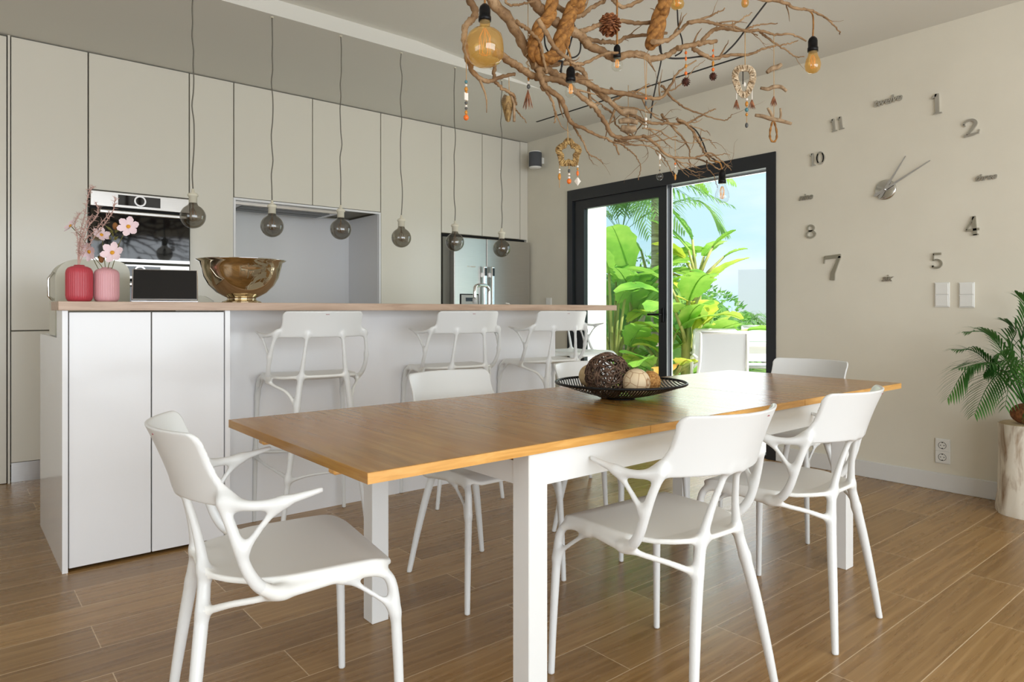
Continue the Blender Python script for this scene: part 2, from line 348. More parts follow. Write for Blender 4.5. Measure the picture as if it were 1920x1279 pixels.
# ceiling: low band over the kitchen and along the clock wall, shallow raised field over the dining side
c = MB(); RZ = 2.893; YS = 3.94; XR0 = 2.45; XR1 = 3.58
c.box(X0-0.2, XW+0.2, YS, YB+0.2, H, H+0.25)
c.box(XR1, XW+0.2, Y0-0.2, YS, H, H+0.25)
c.box(X0-0.2, XR0, Y0-0.2, YS, RZ, RZ+0.157)
c.add([(XR0, Y0-0.2, RZ), (XR1, Y0-0.2, H), (XR1, YS, H), (XR0, YS, RZ), (XR0, Y0-0.2, H+0.25), (XR1, Y0-0.2, H+0.25), (XR1, YS, H+0.25), (XR0, YS, H+0.25)],
      [(0, 3, 2, 1), (4, 5, 6, 7), (0, 1, 5, 4), (2, 3, 7, 6)])
struct('ceiling', c, CEIL)
struct('trim_1', MB().box(4.145, 4.163, 2.50, 4.645, H-0.003, H+0.0), DARK)       # slot in the ceiling
# clock wall with door opening
DY0, DY1, DZ = 2.56, 4.69, 2.222
struct('wall_right', MB().box(XW, XW+0.25, Y0, DY0, 0, H).box(XW, XW+0.25, DY1, YB+0.2, 0, H).box(XW, XW+0.25, DY0, DY1, DZ, H), WALL)
struct('wall_kitchen', MB().box(X0, XW, YB, YB+0.2, 0, H), WALL)
struct('wall_left', MB().box(X0-0.2, X0, Y0, -0.2, 0, RZ).box(X0-0.2, X0, 2.2, YB, 0, RZ).box(X0-0.2, X0, -0.2, 2.2, 0, 0.75).box(X0-0.2, X0, -0.2, 2.2, 2.25, RZ), WALL)
struct('wall_back', MB().box(X0, -1.8, Y0-0.2, Y0, 0, RZ).box(3.8, XW, Y0-0.2, Y0, 0, RZ).box(-1.8, 3.8, Y0-0.2, Y0, 2.4, RZ), WALL)
w = MB()
for x in (-1.8, -0.4, 1.0, 2.4, 3.74): w.box(x, x+0.06, Y0-0.12, Y0-0.04, 0, 2.4)
w.box(-1.8, 3.8, Y0-0.12, Y0-0.04, 2.33, 2.4).box(-1.8, 3.8, Y0-0.12, Y0-0.04, 0, 0.05)
struct('window_1', w, ANTHR)
w = MB().box(X0-0.12, X0-0.05, -0.2, 2.2, 0.75, 0.82).box(X0-0.12, X0-0.05, -0.2, 2.2, 2.18, 2.25)
for y in (-0.2, 0.97, 2.14): w.box(X0-0.12, X0-0.05, y, y+0.06, 0.75, 2.25)
struct('window_2', w, ANTHR)
struct('baseboard_right', MB().box(XW-0.014, XW, Y0, DY0-0.003, 0, 0.105, 0.003).box(XW-0.014, XW, DY1+0.003, YK-0.01, 0, 0.105, 0.003), BASEB)

# garden sliding door
d = MB()
d.box(XW-0.012, XW+0.10, DY0, DY0+0.072, 0, DZ).box(XW-0.012, XW+0.10, DY1-0.068, DY1, 0, DZ).box(XW-0.012, XW+0.10, DY0+0.072, DY1-0.068, DZ-0.105, DZ).box(XW-0.0, XW+0.10, DY0+0.072, DY1-0.068, 0, 0.025)
door = struct('door_1', d, ANTHR)
sash = MB(); SX0, SX1 = XW+0.012, XW+0.062; a0, a1 = 3.535, DY1-0.085
sash.box(SX0, SX1, a0, a0+0.085, 0.03, DZ-0.106).box(SX0, SX1, a1-0.115, a1, 0.03, DZ-0.106).box(SX0, SX1, a0+0.085, a1-0.115, DZ-0.19, DZ-0.106).box(SX0, SX1, a0+0.085, a1-0.115, 0.03, 0.14)
sash.obj('sliding_sash', ANTHR, door)
MB().box(SX0+0.02, SX0+0.028, a0+0.085, a1-0.115, 0.14, DZ-0.19).obj('glass_pane', PANE, door)
MB().box(SX1, SX1+0.012, a0-0.012, a0+0.004, 0.03, DZ-0.10).box(SX0-0.001, SX0+0.001, a0-0.004, a0+0.002, 0.03, DZ-0.1).obj('seal_strip', ALU, door)
hd = MB().box(SX0-0.012, SX0, a0+0.025, a0+0.055, 0.98, 1.10, 0.004)
hd.tube([(SX0-0.01, a0+0.04, 1.045), (SX0-0.05, a0+0.04, 1.045)], 0.009, 10).box(SX0-0.058, SX0-0.042, a0+0.03, a0+0.165, 1.036, 1.054, 0.005)
hd.obj('door_handle', BLACKM, door)
MB().box(XW+0.07, XW+0.09, DY0+0.072, DY1-0.068, DZ-0.118, DZ-0.108).obj('top_rail', ALU, door)

# ------------------------------------------------------------------ tall kitchen units along the back
def cab(name, label, x0, x1, z0=0.0, z1=H-0.006, doors=(), cat='cabinet', mat=CABG, back=YB-0.02, plinth=None, gap=0.003, group=None):
    t = thing(name, label, cat, ((x0+x1)/2, (YK+back)/2, z0), 0, group); ox, oy, oz = t.location
    MB().box(x0-ox+0.001, x1-ox-0.001, YK+0.022-oy, back-oy, 0 if plinth is None else plinth, z1-z0).obj('body', CARC, t)
    for (a, b, c0, c1) in doors:
        MB().box(a-ox+gap, b-ox-gap, YK-oy, YK+0.021-oy, c0-oz+gap, c1-oz-gap, 0.0015).obj('door', mat, t)
    if plinth: MB().box(x0-ox+0.004, x1-ox-0.004, YK+0.02-oy, YK+0.035-oy, 0.0, plinth).obj('plinth', STEEL, t)
    return t
cab('tall_cupboard', 'tall grey-cream cupboard front cut by the left edge of the picture', -0.6, 0.301, doors=[(-0.6, 0.301, 0.0, H-0.012)])
tag(MB().box(0.304, 0.316, YK-0.004, YB-0.02, 0, H-0.005).obj('end_panel', CABG), 'narrow cream end panel between the two leftmost tall cupboards', 'panel')
cab('tall_cabinet', 'tall cream cabinet left of the oven, split into two doors above a steel plinth', 0.319, 0.734, doors=[(0.319, 0.734, 0.952, H-0.006), (0.319, 0.734, 0.124, 0.95)], plinth=0.12)
ov = cab('oven_cabinet', 'cream oven housing cabinet with one door above the steel oven', 0.736, 1.36, doors=[(0.736, 1.36, 1.885, H-0.006), (0.736, 1.36, 0.124, 0.80)], plinth=0.12)
cab('tall_cabinet', 'narrow full-height cream cabinet between the oven and the grey cooking niche', 1.362, 1.672, doors=[(1.362, 1.672, 0.124, H-0.006)], plinth=0.12)
cab('wall_cabinet', 'left one of two cream upper cabinets above the cooking niche', 1.674, 2.292, 1.93, doors=[(1.674, 2.292, 1.93, H-0.006)], group='cream upper cabinets')
cab('wall_cabinet', 'right one of two cream upper cabinets above the cooking niche', 2.293, 2.91, 1.93, doors=[(2.293, 2.91, 1.93, H-0.006)], group='cream upper cabinets')
cab('tall_cabinet', 'wide full-height cream cabinet between the cooking niche and the steel fridge', 2.912, 3.54, doors=[(2.912, 3.54, 0.124, H-0.006)], plinth=0.12)
cab('wall_cabinet', 'cream cabinet above the left fridge door', 3.543, 4.015, 1.80, doors=[(3.543, 4.015, 1.80, H-0.006)], group='cream upper cabinets')
cab('wall_cabinet', 'cream cabinet above the right fridge door', 4.016, 4.498, 1.80, doors=[(4.016, 4.498, 1.80, H-0.006)], group='cream upper cabinets')
tag(MB().box(4.50, XW-0.003, YK-0.002, YB-0.02, 1.80, H-0.006).box(4.582, XW-0.003, YK-0.002, YB-0.02, 0, 1.80).obj('filler_panel', CABG), 'slim cream filler panel between the fridge and the clock wall', 'panel')
# niche
nb = thing('niche_lining', 'pale grey lining of the cooking niche left and behind the pendant bulbs', 'panel', (2.29, 5.6, 0.93))
MB().box(-0.614, 0.616, 0.25, 0.268, 0, 0.985).obj('back_panel', plain('niche_grey', srgb(228, 227, 228), 0.35), nb)
MB().box(0.602, 0.618, -0.30, 0.25, 0, 0.985).obj('side_panel', bpy.data.materials['niche_grey'], nb)
MB().box(-0.616, -0.602, -0.30, 0.25, 0, 0.985).obj('side_panel', bpy.data.materials['niche_grey'], nb)
MB().box(-0.62, 0.62, -0.322, -0.30, 0.983, 0.998).box(0.604, 0.62, -0.322, -0.30, 0, 0.983).box(-0.62, -0.604, -0.322, -0.30, 0, 0.983).obj('edge_trim', CABW, nb)
hood = thing('extractor_hood', 'grey steel extractor hood set under the upper cabinets of the niche', 'cooker hood', (2.12, 5.5, 1.885))
MB().box(-0.42, 0.42, -0.17, 0.20, 0, 0.043, 0.003).obj('body', STEEL, hood)
MB().box(-0.36, 0.36, -0.13, 0.0, -0.004, -0.0005).box(-0.36, 0.36, 0.02, 0.15, -0.004, -0.0005).obj('filter', plain('hood_filter_dark', srgb(92, 92, 90), 0.4, 0.8), hood)
bc = thing('base_cabinet', 'low cream base cabinet under the grey cooking niche', 'cabinet', (2.29, 5.58, 0))
MB().box(-0.616, 0.616, -0.278, 0.30, 0.12, 0.885).obj('body', CARC, bc)
for k in (-1, 0): MB().box(-0.61+0.61*(k+1)+0.003, 0.61*(k+1)-0.003, -0.30, -0.279, 0.125, 0.88, 0.0015).obj('door', CABG, bc)
MB().box(-0.61, 0.61, -0.26, -0.245, 0, 0.12).obj('plinth', STEEL, bc)
tag(MB().box(1.674, 2.91, YK-0.01, YB-0.025, 0.886, 0.925, 0.002).obj('worktop', CABW), 'white worktop inside the cooking niche', 'worktop')

# oven and lower compact oven
def oven(name, label, z0, z1, dz, hz):
    t = thing(name, label, 'oven', (1.048, YK-0.012, z0)); h = z1-z0
    MB().box(-0.308, 0.308, 0.0, 0.028, 0, h).obj('body', DARK, t)
    p = MB().box(-0.306, 0.306, -0.022, -0.0, h-dz, h-0.004, 0.003).obj('control_panel', STEEL, t)
    MB().box(-0.145, 0.115, -0.0235, -0.0221, h-dz+0.018, h-0.018).obj('display', BLKGLASS, p)
    k = MB().tube([(-0.015, -0.022, h-dz/2), (-0.015, -0.040, h-dz/2)], 0.037, 28).obj('knob', STEEL, p)
    MB().tube([(-0.015, -0.0401, h-dz/2), (-0.015, -0.0415, h-dz/2)], 0.027, 28).obj('knob_face', BLKGLASS, p)
    dr = MB().box(-0.306, 0.306, -0.022, -0.0, 0.0, h-dz-0.016, 0.003).obj('oven_door', BLKGLASS, t)
    MB().box(-0.306, 0.306, -0.024, -0.0221, 0.0, 0.022).obj('bottom_strip', STEEL, dr)
    MB().box(-0.26, 0.28, -0.060, -0.044, h-dz-0.05, h-dz-0.024, 0.006).box(-0.235, -0.215, -0.045, -0.022, h-dz-0.045, h-dz-0.028).box(0.235, 0.255, -0.045, -0.022, h-dz-0.045, h-dz-0.028).obj('handle', STEEL, dr)
oven('built_in_oven', 'built-in black glass oven with steel control panel and round knob', 1.41, 1.88, 0.105, 0)
oven('compact_oven', 'lower black glass oven half hidden behind the tablet on the bar', 0.81, 1.40, 0.105, 0)

# fridge
fr = thing('refrigerator', 'large double-door stainless steel refrigerator', 'refrigerator', (4.07, 5.55, 0))
MB().box(-0.505, 0.505, -0.26, 0.30, 0.0, 1.768).obj('body', plain('fridge_side_grey', srgb(120, 118, 108), 0.5), fr)
for (a, b) in ((-0.43, -0.052), (-0.046, 0.505)):
    MB().box(a, b, -0.335, -0.262, 0.03, 1.768, 0.006).obj('door', STEEL, fr)
for x in (-0.098, -0.006):
    hh = MB().box(x-0.017, x+0.017, -0.385, -0.362, 0.50, 1.50, 0.005).box(x-0.01, x+0.01, -0.363, -0.335, 1.40, 1.44).box(x-0.01, x+0.01, -0.363, -0.335, 0.56, 0.60).obj('handle', CHROME, fr)
    MB().box(x-0.014, x+0.014, -0.3865, -0.3855, 1.41, 1.485).obj('handle_cap', BLKGLASS, hh)
ds = MB().box(-0.365, -0.15, -0.341, -0.3355, 0.95, 1.235).obj('dispenser', DARK, fr)
MB().box(-0.355, -0.16, -0.344, -0.3411, 1.13, 1.225).obj('panel', plain('dispenser_silver', srgb(190, 190, 186), 0.4), ds)
MB().box(-0.305, -0.205, -0.346, -0.3441, 1.165, 1.20).obj('display', BLKGLASS, ds)
lg = MB()
for i, wd in enumerate((0.010, 0.004, 0.014, 0.012, 0.014, 0.010)): lg.box(-0.28+i*0.017, -0.28+i*0.017+wd, -0.3365, -0.3355, 1.487, 1.501)
lg.obj('badge', WHITEB, fr)
tag(MB().box(3.545, 4.58, YK+0.03, YB-0.03, 1.77, 1.797).box(3.545, 3.562, YK+0.03, YB-0.03, 0, 1.77).obj('fridge_gap_shade', DARK), 'black strips imitating the shade in the gap around the steel refrigerator', 'gap')  # black boxes stand in for the shade in the gap around the fridge

# ------------------------------------------------------------------ island with bar
isl = thing('kitchen_island', 'white gloss kitchen island with two doors on its left front', 'kitchen island', (1.85, 3.75, 0))
ox, oy = 1.85, 3.75
MB().box(0.394-ox, 3.308-ox, 3.56-oy, 4.14-oy, 0.03, 0.929).obj('body', CABW, isl)
MB().prism([(3.325-oy, 0), (4.155-oy, 0), (4.155-oy, 0.962), (3.50-oy, 0.962), (3.50-oy, 1.079), (3.325-oy, 1.079)], 0.371-ox, 0.391-ox, Matrix(((0, 0, 1, 0), (1, 0, 0, 0), (0, 1, 0, 0), (0, 0, 0, 1)))).obj('end_panel', CABW, isl)
for (a, b) in ((0.394, 0.702), (0.704, 1.012)):
    MB().box(a-ox+0.0015, b-ox-0.0015, 3.332-oy, 3.352-oy, 0.014, 1.072, 0.0015).obj('door', CABW, isl)
MB().box(0.392-ox, 1.014-ox, 3.353-oy, 3.50-oy, 0.01, 1.076).obj('bar_cupboard_body', CARC, isl)
MB().box(1.014-ox, 1.036-ox, 3.325-oy, 3.555-oy, 0, 1.079).obj('side_panel', CABW, isl)
MB().box(1.037-ox, 3.33-ox, 3.525-oy, 3.555-oy, 0.0, 1.079).obj('front_panel', CABW, isl)
MB().box(3.311-ox, 3.33-ox, 3.556-oy, 4.155-oy, 0, 0.93).obj('end_panel', CABW, isl)
MB().box(0.392-ox, 3.309-ox, 3.558-oy, 4.155-oy, 0.931, 0.965, 0.002).obj('lower_worktop', CABW, isl)
tag(MB().box(0.356, 3.737, 3.308, 3.556, 1.0795, 1.117, 0.0015).obj('bar_counter', BARTOP), 'long pale oak bar counter on top of the white island', 'counter')

# ------------------------------------------------------------------ signed distance modelling for the organic chairs
def smin(a, b, k):
    h = np.clip(0.5+0.5*(b-a)/k, 0, 1); return b+(a-b)*h-k*h*(1-h)
def build_organic(strands, sheets, bounds, h, k):
    (bx0, bx1), (by0, by1), (bz0, bz1) = bounds
    xs = np.arange(bx0, bx1, h, dtype=np.float32); ys = np.arange(by0, by1, h, dtype=np.float32); zs = np.arange(bz0, bz1, h, dtype=np.float32)
    F = np.full((len(xs), len(ys), len(zs)), 1.0, np.float32); L = np.zeros(F.shape, np.int16); Dm = np.full(F.shape, 1.0, np.float32)
    def apply(sl, d, lab):
        sub = F[sl]; F[sl] = smin(sub, d, k); m = d < Dm[sl]; Dm[sl] = np.where(m, d, Dm[sl]); L[sl] = np.where(m, lab, L[sl])
    def window(lo, hi):
        i0 = [max(0, int((lo[a]-b)/h)) for a, b in enumerate((bx0, by0, bz0))]
        i1 = [min(n, int((hi[a]-b)/h)+2) for a, (b, n) in enumerate(((bx0, len(xs)), (by0, len(ys)), (bz0, len(zs))))]
        return tuple(slice(a, b) for a, b in zip(i0, i1))
    for lab, pts in strands:
        P = np.array(spline(pts, 5), np.float32); mg = k*1.2+0.03
        lo = P[:, :3].min(0)-mg; hi = P[:, :3].max(0)+mg; sl = window(lo, hi)
        X, Y, Z = np.meshgrid(xs[sl[0]], ys[sl[1]], zs[sl[2]], indexing='ij'); d = np.full(X.shape, 1.0, np.float32)
        labs = lab if hasattr(lab, '__len__') else [lab]*len(pts); li = np.full(X.shape, labs[0], np.int16)
        for q_, (a, b) in enumerate(zip(P[:-1], P[1:])):
            ab = b[:3]-a[:3]; L2 = float(ab@ab)+1e-9
            t = np.clip(((X-a[0])*ab[0]+(Y-a[1])*ab[1]+(Z-a[2])*ab[2])/L2, 0, 1)
            dd = np.sqrt((X-a[0]-ab[0]*t)**2+(Y-a[1]-ab[1]*t)**2+(Z-a[2]-ab[2]*t)**2)-(a[3]+(b[3]-a[3])*t)*0.90+0.0006
            li = np.where(dd < d, labs[min(q_//5, len(labs)-1)], li); np.minimum(d, dd, out=d)
        apply(sl, d, li)
    for lab, fn, lo, hi in sheets:
        sl = window(lo, hi); X, Y, Z = np.meshgrid(xs[sl[0]], ys[sl[1]], zs[sl[2]], indexing='ij'); apply(sl, fn(X, Y, Z).astype(np.float32), lab)
    # floor cut of the feet
    X, Y, Z = np.meshgrid(xs, ys, zs, indexing='ij'); F = np.maximum(F, -Z)
    # surface nets
    S = F < 0; nx, ny, nz = F.shape
    acc = np.zeros((nx-1, ny-1, nz-1, 3), np.float32); cnt = np.zeros((nx-1, ny-1, nz-1), np.float32)
    offs = [(0, 0), (0, 1), (1, 0), (1, 1)]
    for ax in range(3):
        for o1, o2 in offs:
            o = [0, 0, 0]; oth = [a for a in range(3) if a != ax]; o[oth[0]] = o1; o[oth[1]] = o2
            def cut(s): return tuple(slice(o[a]+(s if a == ax else 0), o[a]+(s if a == ax else 0)+F.shape[a]-1) for a in range(3))
            A = F[cut(0)]; Bv = F[cut(1)] if ax >= 0 else None
            m = (A < 0) != (Bv < 0); t = np.where(m, A/(A-Bv+1e-12), 0)
            for a in range(3): acc[..., a] += np.where(m, (t if a == ax else o[a]), 0)
            cnt += m
    act = cnt > 0; idx = -np.ones(cnt.shape, np.int64); ii = np.argwhere(act); idx[act] = np.arange(len(ii))
    V = (acc[act]/cnt[act][:, None]+ii)*h+np.array([bx0, by0, bz0]); lab = L[:-1, :-1, :-1][act]
    faces = []
    for ax in range(3):
        oth = [(ax+1) % 3, (ax+2) % 3]
        s0 = [slice(1, -1)]*3; s1 = [slice(1, -1)]*3; s0[ax] = slice(0, -1); s1[ax] = slice(1, None)
        A = S[tuple(s0)]; Bv = S[tuple(s1)]; e = np.argwhere(A != Bv); base = e.copy()
        for a in oth: base[:, a] += 1
        def cell(da, db):
            q = base.copy(); q[:, oth[0]] -= da; q[:, oth[1]] -= db; return idx[q[:, 0], q[:, 1], q[:, 2]]
        q = np.stack([cell(1, 1), cell(0, 1), cell(0, 0), cell(1, 0)], 1); inside = A[tuple(e.T)]
        q[~inside] = q[~inside][:, ::-1]; faces.append(q)
    Fc = np.concatenate(faces); Fc = Fc[(Fc >= 0).all(1)]
    return V, Fc, lab
def split_parts(V, Fc, lab, names, mats, parent):
    me = bpy.data.meshes.new('tmp'); me.from_pydata(V.tolist(), [], Fc.tolist()); me.update()
    N = np.zeros(len(V)*3, np.float32); me.vertex_normals.foreach_get('vector', N); N = N.reshape(-1, 3); bpy.data.meshes.remove(me)
    fl = lab[Fc[:, 0]]
    for i, nm in enumerate(names):
        f = Fc[fl == i]
        if not len(f): continue
        u, inv = np.unique(f, return_inverse=True); inv = inv.reshape(f.shape)
        me = bpy.data.meshes.new(nm); me.from_pydata(V[u].tolist(), [], inv.tolist()); me.polygons.foreach_set('use_smooth', [True]*len(f)); me.materials.append(mats[i])
        me.update(); me.normals_split_custom_set_from_vertices(N[u].tolist())
        o = bpy.data.objects.new(nm, me); COL.objects.link(o); o.parent = parent

def seat_sheet(zs_, yb, yf, wb, wf, th):
    def fn(X, Y, Z):
        t = np.clip((Y-yb)/(.46*(yf-yb)), 0, 1); hw = wb+(wf-wb)*np.sin(t*PI/2)
        cy = (yb+yf)/2; hy = (yf-yb)/2; r = 0.05
        qx = np.abs(X)-(hw-r); qy = np.abs(Y-cy)-(hy-r)
        d2 = np.sqrt(np.maximum(qx, 0)**2+np.maximum(qy, 0)**2)+np.minimum(np.maximum(qx, qy), 0)-r
        top = zs_-0.012*np.clip(1-(X/0.2)**2, 0, 1)*np.clip(1-((Y+0.04)/0.2)**2, 0, 1)-0.06*np.clip((Y-(yf-0.07))/0.07, 0, 1.2)**2*0.35+0.012*np.clip((-Y-0.1)/0.1, 0, 1)
        dz = np.abs(Z-top)-(th-.0025)
        d2 = d2+.004; return np.minimum(np.maximum(d2, dz), 0)+np.sqrt(np.maximum(d2, 0)**2+np.maximum(dz, 0)**2)-0.0052
    return fn
def back_sheet(z0, z1, y0, y1, curve, wbot, wmid, wtop, th):
    def fn(X, Y, Z):
        t = (Z-z0)/(z1-z0); tc = np.clip(t, -0.3, 1.2)
        yc = y0+(y1-y0)*(0.75*tc+0.25*tc*np.abs(tc)); ys_ = yc+curve*(X/0.215)**2
        slope = (y1-y0)/(z1-z0); sx = 2*curve*X/0.215**2; g = np.sqrt(1+slope**2+sx**2)
        dsh = np.abs(Y-ys_)/g-0.5*th*(1.15-0.45*np.clip(t, 0, 1)); gx = np.sqrt(1+sx**2)
        hw = np.where(t < 0.6, wmid+(wbot-wmid)*np.clip((0.6-t)/0.6, 0, 1)**2.2, wmid+(wtop-wmid)*np.clip((t-0.6)/0.4, 0, 1))
        r = 0.026; cz = (z0+z1)/2; hz = (z1-z0)/2
        qx = np.abs(X)-(hw-r); qz = np.abs(Z-cz)-(hz-r)
        d2 = np.sqrt(np.maximum(qx*gx, 0)**2+np.maximum(qz, 0)**2)+np.minimum(np.maximum(qx, qz), 0)-r+.0035
        return np.minimum(np.maximum(d2, dsh), 0)+np.sqrt(np.maximum(d2, 0)**2+np.maximum(dsh, 0)**2)-0.0044
    return fn
def mirror(pts, s): return [(s*p[0],)+tuple(p[1:]) for p in pts]

def make_chair(label, group):
    root = thing('dining_chair', label, 'chair', (0, 0, 0), 0, group)
    names = ['seat', 'backrest', 'armrest', 'armrest', 'leg', 'leg', 'leg', 'leg']
    st = []
    for s, ia, il, ir in ((-1, 2, 4, 6), (1, 3, 5, 7)):
        add = lambda lab, pts: st.append((lab, mirror(pts, s)))
        # front leg, side rail and the support that sweeps up to the backrest are one flowing line
        add([il]*4+[0]*5+[ia]*7, [(.238, .240, -.02, .0118), (.233, .236, .14, .0132), (.227, .231, .29, .0150), (.221, .225, .395, .0150), (.214, .206, .440, .0140), (.210, .150, .453, .0138), (.212, .08, .452, .0135), (.218, .01, .449, .0145),
            (.226, -.045, .452, .0165), (.235, -.085, .474, .0165), (.241, -.112, .512, .0152), (.241, -.130, .560, .0142), (.235, -.147, .615, .0136), (.222, -.164, .665, .0125)])
        add(il, [(.226, .226, .345, .0060), (.221, .200, .378, .0070), (.214, .135, .428, .0072), (.212, .105, .445, .008)])
        add(ia, [(.222, -.158, .676, .0105), (.239, -.132, .664, .0125), (.252, -.09, .659, .0130), (.262, -.03, .666, .0118), (.268, .035, .679, .0075)])
        add(ia, [(.260, -.045, .658, .0085), (.254, -.082, .622, .0080), (.244, -.118, .570, .0095)])
        add(ir, [(.192, -.237, -.02, .0120), (.163, -.220, .14, .0148), (.132, -.202, .29, .0172), (.103, -.188, .40, .0180), (.079, -.182, .475, .0160), (.052, -.193, .560, .0120), (.029, -.213, .640, .0100), (.022, -.224, .675, .0085)])
        add(0, [(.222, -.040, .450, .011), (.204, -.085, .438, .0092), (.166, -.135, .424, .0092), (.132, -.168, .408, .0100), (.112, -.184, .398, .0080)])
    sh = [(0, seat_sheet(.473, -.192, .236, .105, .212, .0045), (-.25, -.25, .38), (.25, .28, .53)),
          (1, back_sheet(.654, .818, -.230, -.294, .086, .250, .207, .213, .0042), (-.27, -.35, .60), (.27, -.1, .86))]
    V, Fc, lab = build_organic(st, sh, ((-.30, .30), (-.35, .28), (-.012, .85)), 0.0038, 0.024)
    split_parts(V, Fc, lab, names, [SEATP]+[PLASTIC]*7, root)
    MB().box(.052, .068, -.2868, -.2840, .801, .804).obj('small_logo', REDT, root)
    return root

def make_stool(label, group):
    root = thing('bar_stool', label, 'bar stool', (0, 0, 0), 0, group)
    names = ['seat', 'backrest', 'armrest', 'armrest', 'leg', 'leg', 'leg', 'leg', 'footrest']
    st = []
    for s, ia, il, ir in ((-1, 2, 4, 6), (1, 3, 5, 7)):
        add = lambda lab, pts: st.append((lab, mirror(pts, s)))
        add([il]*4+[0]*4+[ia]*6, [(.236, .212, -.02, .0120), (.231, .208, .30, .0135), (.224, .202, .58, .0145), (.218, .196, .70, .015), (.208, .175, .738, .0140), (.210, .10, .744, .0115), (.216, .02, .740, .0125), (.224, -.035, .742, .014), (.233, -.075, .768, .0135), (.238, -.105, .812, .0125), (.236, -.125, .860, .0118), (.229, -.142, .915, .0112), (.215, -.158, .968, .010)])
        add(il, [(.222, .202, .64, .009), (.215, .160, .695, .007), (.213, .11, .735, .008)])
        add(ia, [(.210, -.162, .985, .010), (.230, -.140, .968, .011), (.248, -.09, .960, .011), (.260, -.03, .966, .010), (.268, .02, .976, .0065)])
        add(ia, [(.258, -.045, .957, .0075), (.250, -.08, .920, .0070), (.240, -.118, .860, .009)])
        add(ir, [(.212, -.212, -.02, .0125), (.172, -.204, .30, .0150), (.134, -.194, .58, .0175), (.116, -.188, .72, .0165), (.104, -.190, .80, .0130), (.094, -.200, .89, .0105), (.085, -.207, .965, .010)])
        add(0, [(.218, -.03, .734, .011), (.200, -.08, .716, .009), (.162, -.140, .690, .0095), (.132, -.185, .63, .012)])
        add(8, [(.230, .205, .335, .011), (.222, .10, .322, .0085), (.200, -.05, .312, .0085), (.174, -.205, .30, .012)])
    st.append((8, [(-.230, .205, .36, .011), (-.12, .21, .345, .0095), (0, .212, .342, .0095), (.12, .21, .345, .0095), (.230, .205, .36, .011)]))
    st.append((8, [(-.174, -.206, .285, .012), (-.09, -.206, .30, .0085), (0, -.206, .303, .0085), (.09, -.206, .30, .0085), (.174, -.206, .285, .012)]))
    sh = [(0, seat_sheet(.758, -.198, .205, .13, .208, .0045), (-.25, -.25, .66), (.25, .25, .82)),
          (1, back_sheet(.952, 1.076, -.210, -.252, .075, .226, .196, .199, .0042), (-.27, -.32, .90), (.27, -.1, 1.12))]
    V, Fc, lab = build_organic(st, sh, ((-.30, .30), (-.31, .25), (-.012, 1.11)), 0.005, 0.020)
    split_parts(V, Fc, lab, names, [SEATP]+[PLASTIC]*8, root)
    MB().box(-.010, .007, -.2522, -.2500, 1.059, 1.062).obj('small_logo', REDT, root)
    return root

G1 = 'white armchairs around the dining table'
ch = make_chair('white plastic armchair at the left end of the table, seen from behind', G1)
R = math.radians
def front_at(fx, fy, ang):
    """origin of a chair whose front feet centre is at (fx, fy); ang = facing direction in degrees from +Y, counterclockwise"""
    return (fx+0.236*math.sin(R(ang)), fy-0.236*math.cos(R(ang)), 0)
ch.location = front_at(0.885, 1.68, -98.5); ch.rotation_euler.z = R(-98.5)
dup(ch, front_at(1.625, 1.475, -2), R(-2), 'white plastic armchair nearest the camera on the near long side of the table')
dup(ch, front_at(2.312, 1.478, 3), R(3), 'white plastic armchair on the near long side of the table, close to its right end')
dup(ch, front_at(1.663, 1.966, 180), R(180), 'white plastic armchair on the far table side in front of the middle bar stool')
dup(ch, front_at(2.475, 1.96, 180), R(180), 'white plastic armchair on the far side of the table, mostly hidden behind the wire bowl')
dup(ch, front_at(3.08, 1.79, 88), R(88), 'white plastic armchair at the right end of the table by the clock wall')
G2 = 'white bar stools at the bar counter'
so = make_stool('white bar stool nearest the white doors of the island', G2)
so.location = (1.425, 3.285, 0); so.rotation_euler.z = R(-7)
dup(so, (2.285, 3.285, 0), R(-7), 'middle white bar stool of the three in front of the island')
dup(so, (3.01, 3.285, 0), R(-6), 'white bar stool in front of the right end of the island panel')
dup(so, (3.83, 3.78, 0), R(182), 'white bar stool behind the end of the bar counter beside the garden door')

# ------------------------------------------------------------------ dining table
T0, T1, TY0, TY1, TZ = 0.676, 3.42, 1.283, 2.184, 0.742
tb = thing('dining_table', 'extended oak-top dining table with white legs and apron', 'dining table', ((T0+T1)/2, (TY0+TY1)/2, 0)); ox, oy = tb.location.x, tb.location.y
for (a, b) in ((T0, 1.5955), (1.5965, 2.5135), (2.5145, T1)):
    o = MB().box(a-ox, b-ox, TY0-oy, TY1-oy, TZ-0.0245, TZ, 0.001).obj('table_leaf', OAK, tb)
    MB().box(a-ox+0.0005, b-ox-0.0005, TY0-oy-0.0012, TY0-oy-0.0001, TZ-0.0242, TZ-0.0008).obj('edge_band', OAKEDGE, o)
    MB().box(a-ox+0.0005, b-ox-0.0005, TY1-oy+0.0001, TY1-oy+0.0012, TZ-0.0242, TZ-0.0008).obj('edge_band', OAKEDGE, o)
LX0, LX1, LY0, LY1 = 1.13, 2.945, 1.292, 2.173; LW = 0.064
for x in (LX0, LX1-LW):
    for y in (LY0, LY1-LW): MB().box(x-ox, x+LW-ox, y-oy, y+LW-oy, 0.0, TZ-0.026, 0.002).obj('leg', WHITE_T, tb)
for y in (LY0+0.002, LY1-0.024): MB().box(LX0+LW-ox, LX1-LW-ox, y-oy, y+0.022-oy, 0.632, TZ-0.026).obj('apron', WHITE_T, tb)
for x in (LX0+0.002, LX1-0.024): MB().box(x-ox, x+0.022-ox, LY0+LW-oy, LY1-LW-oy, 0.632, TZ-0.05).obj('apron', WHITE_T, tb)
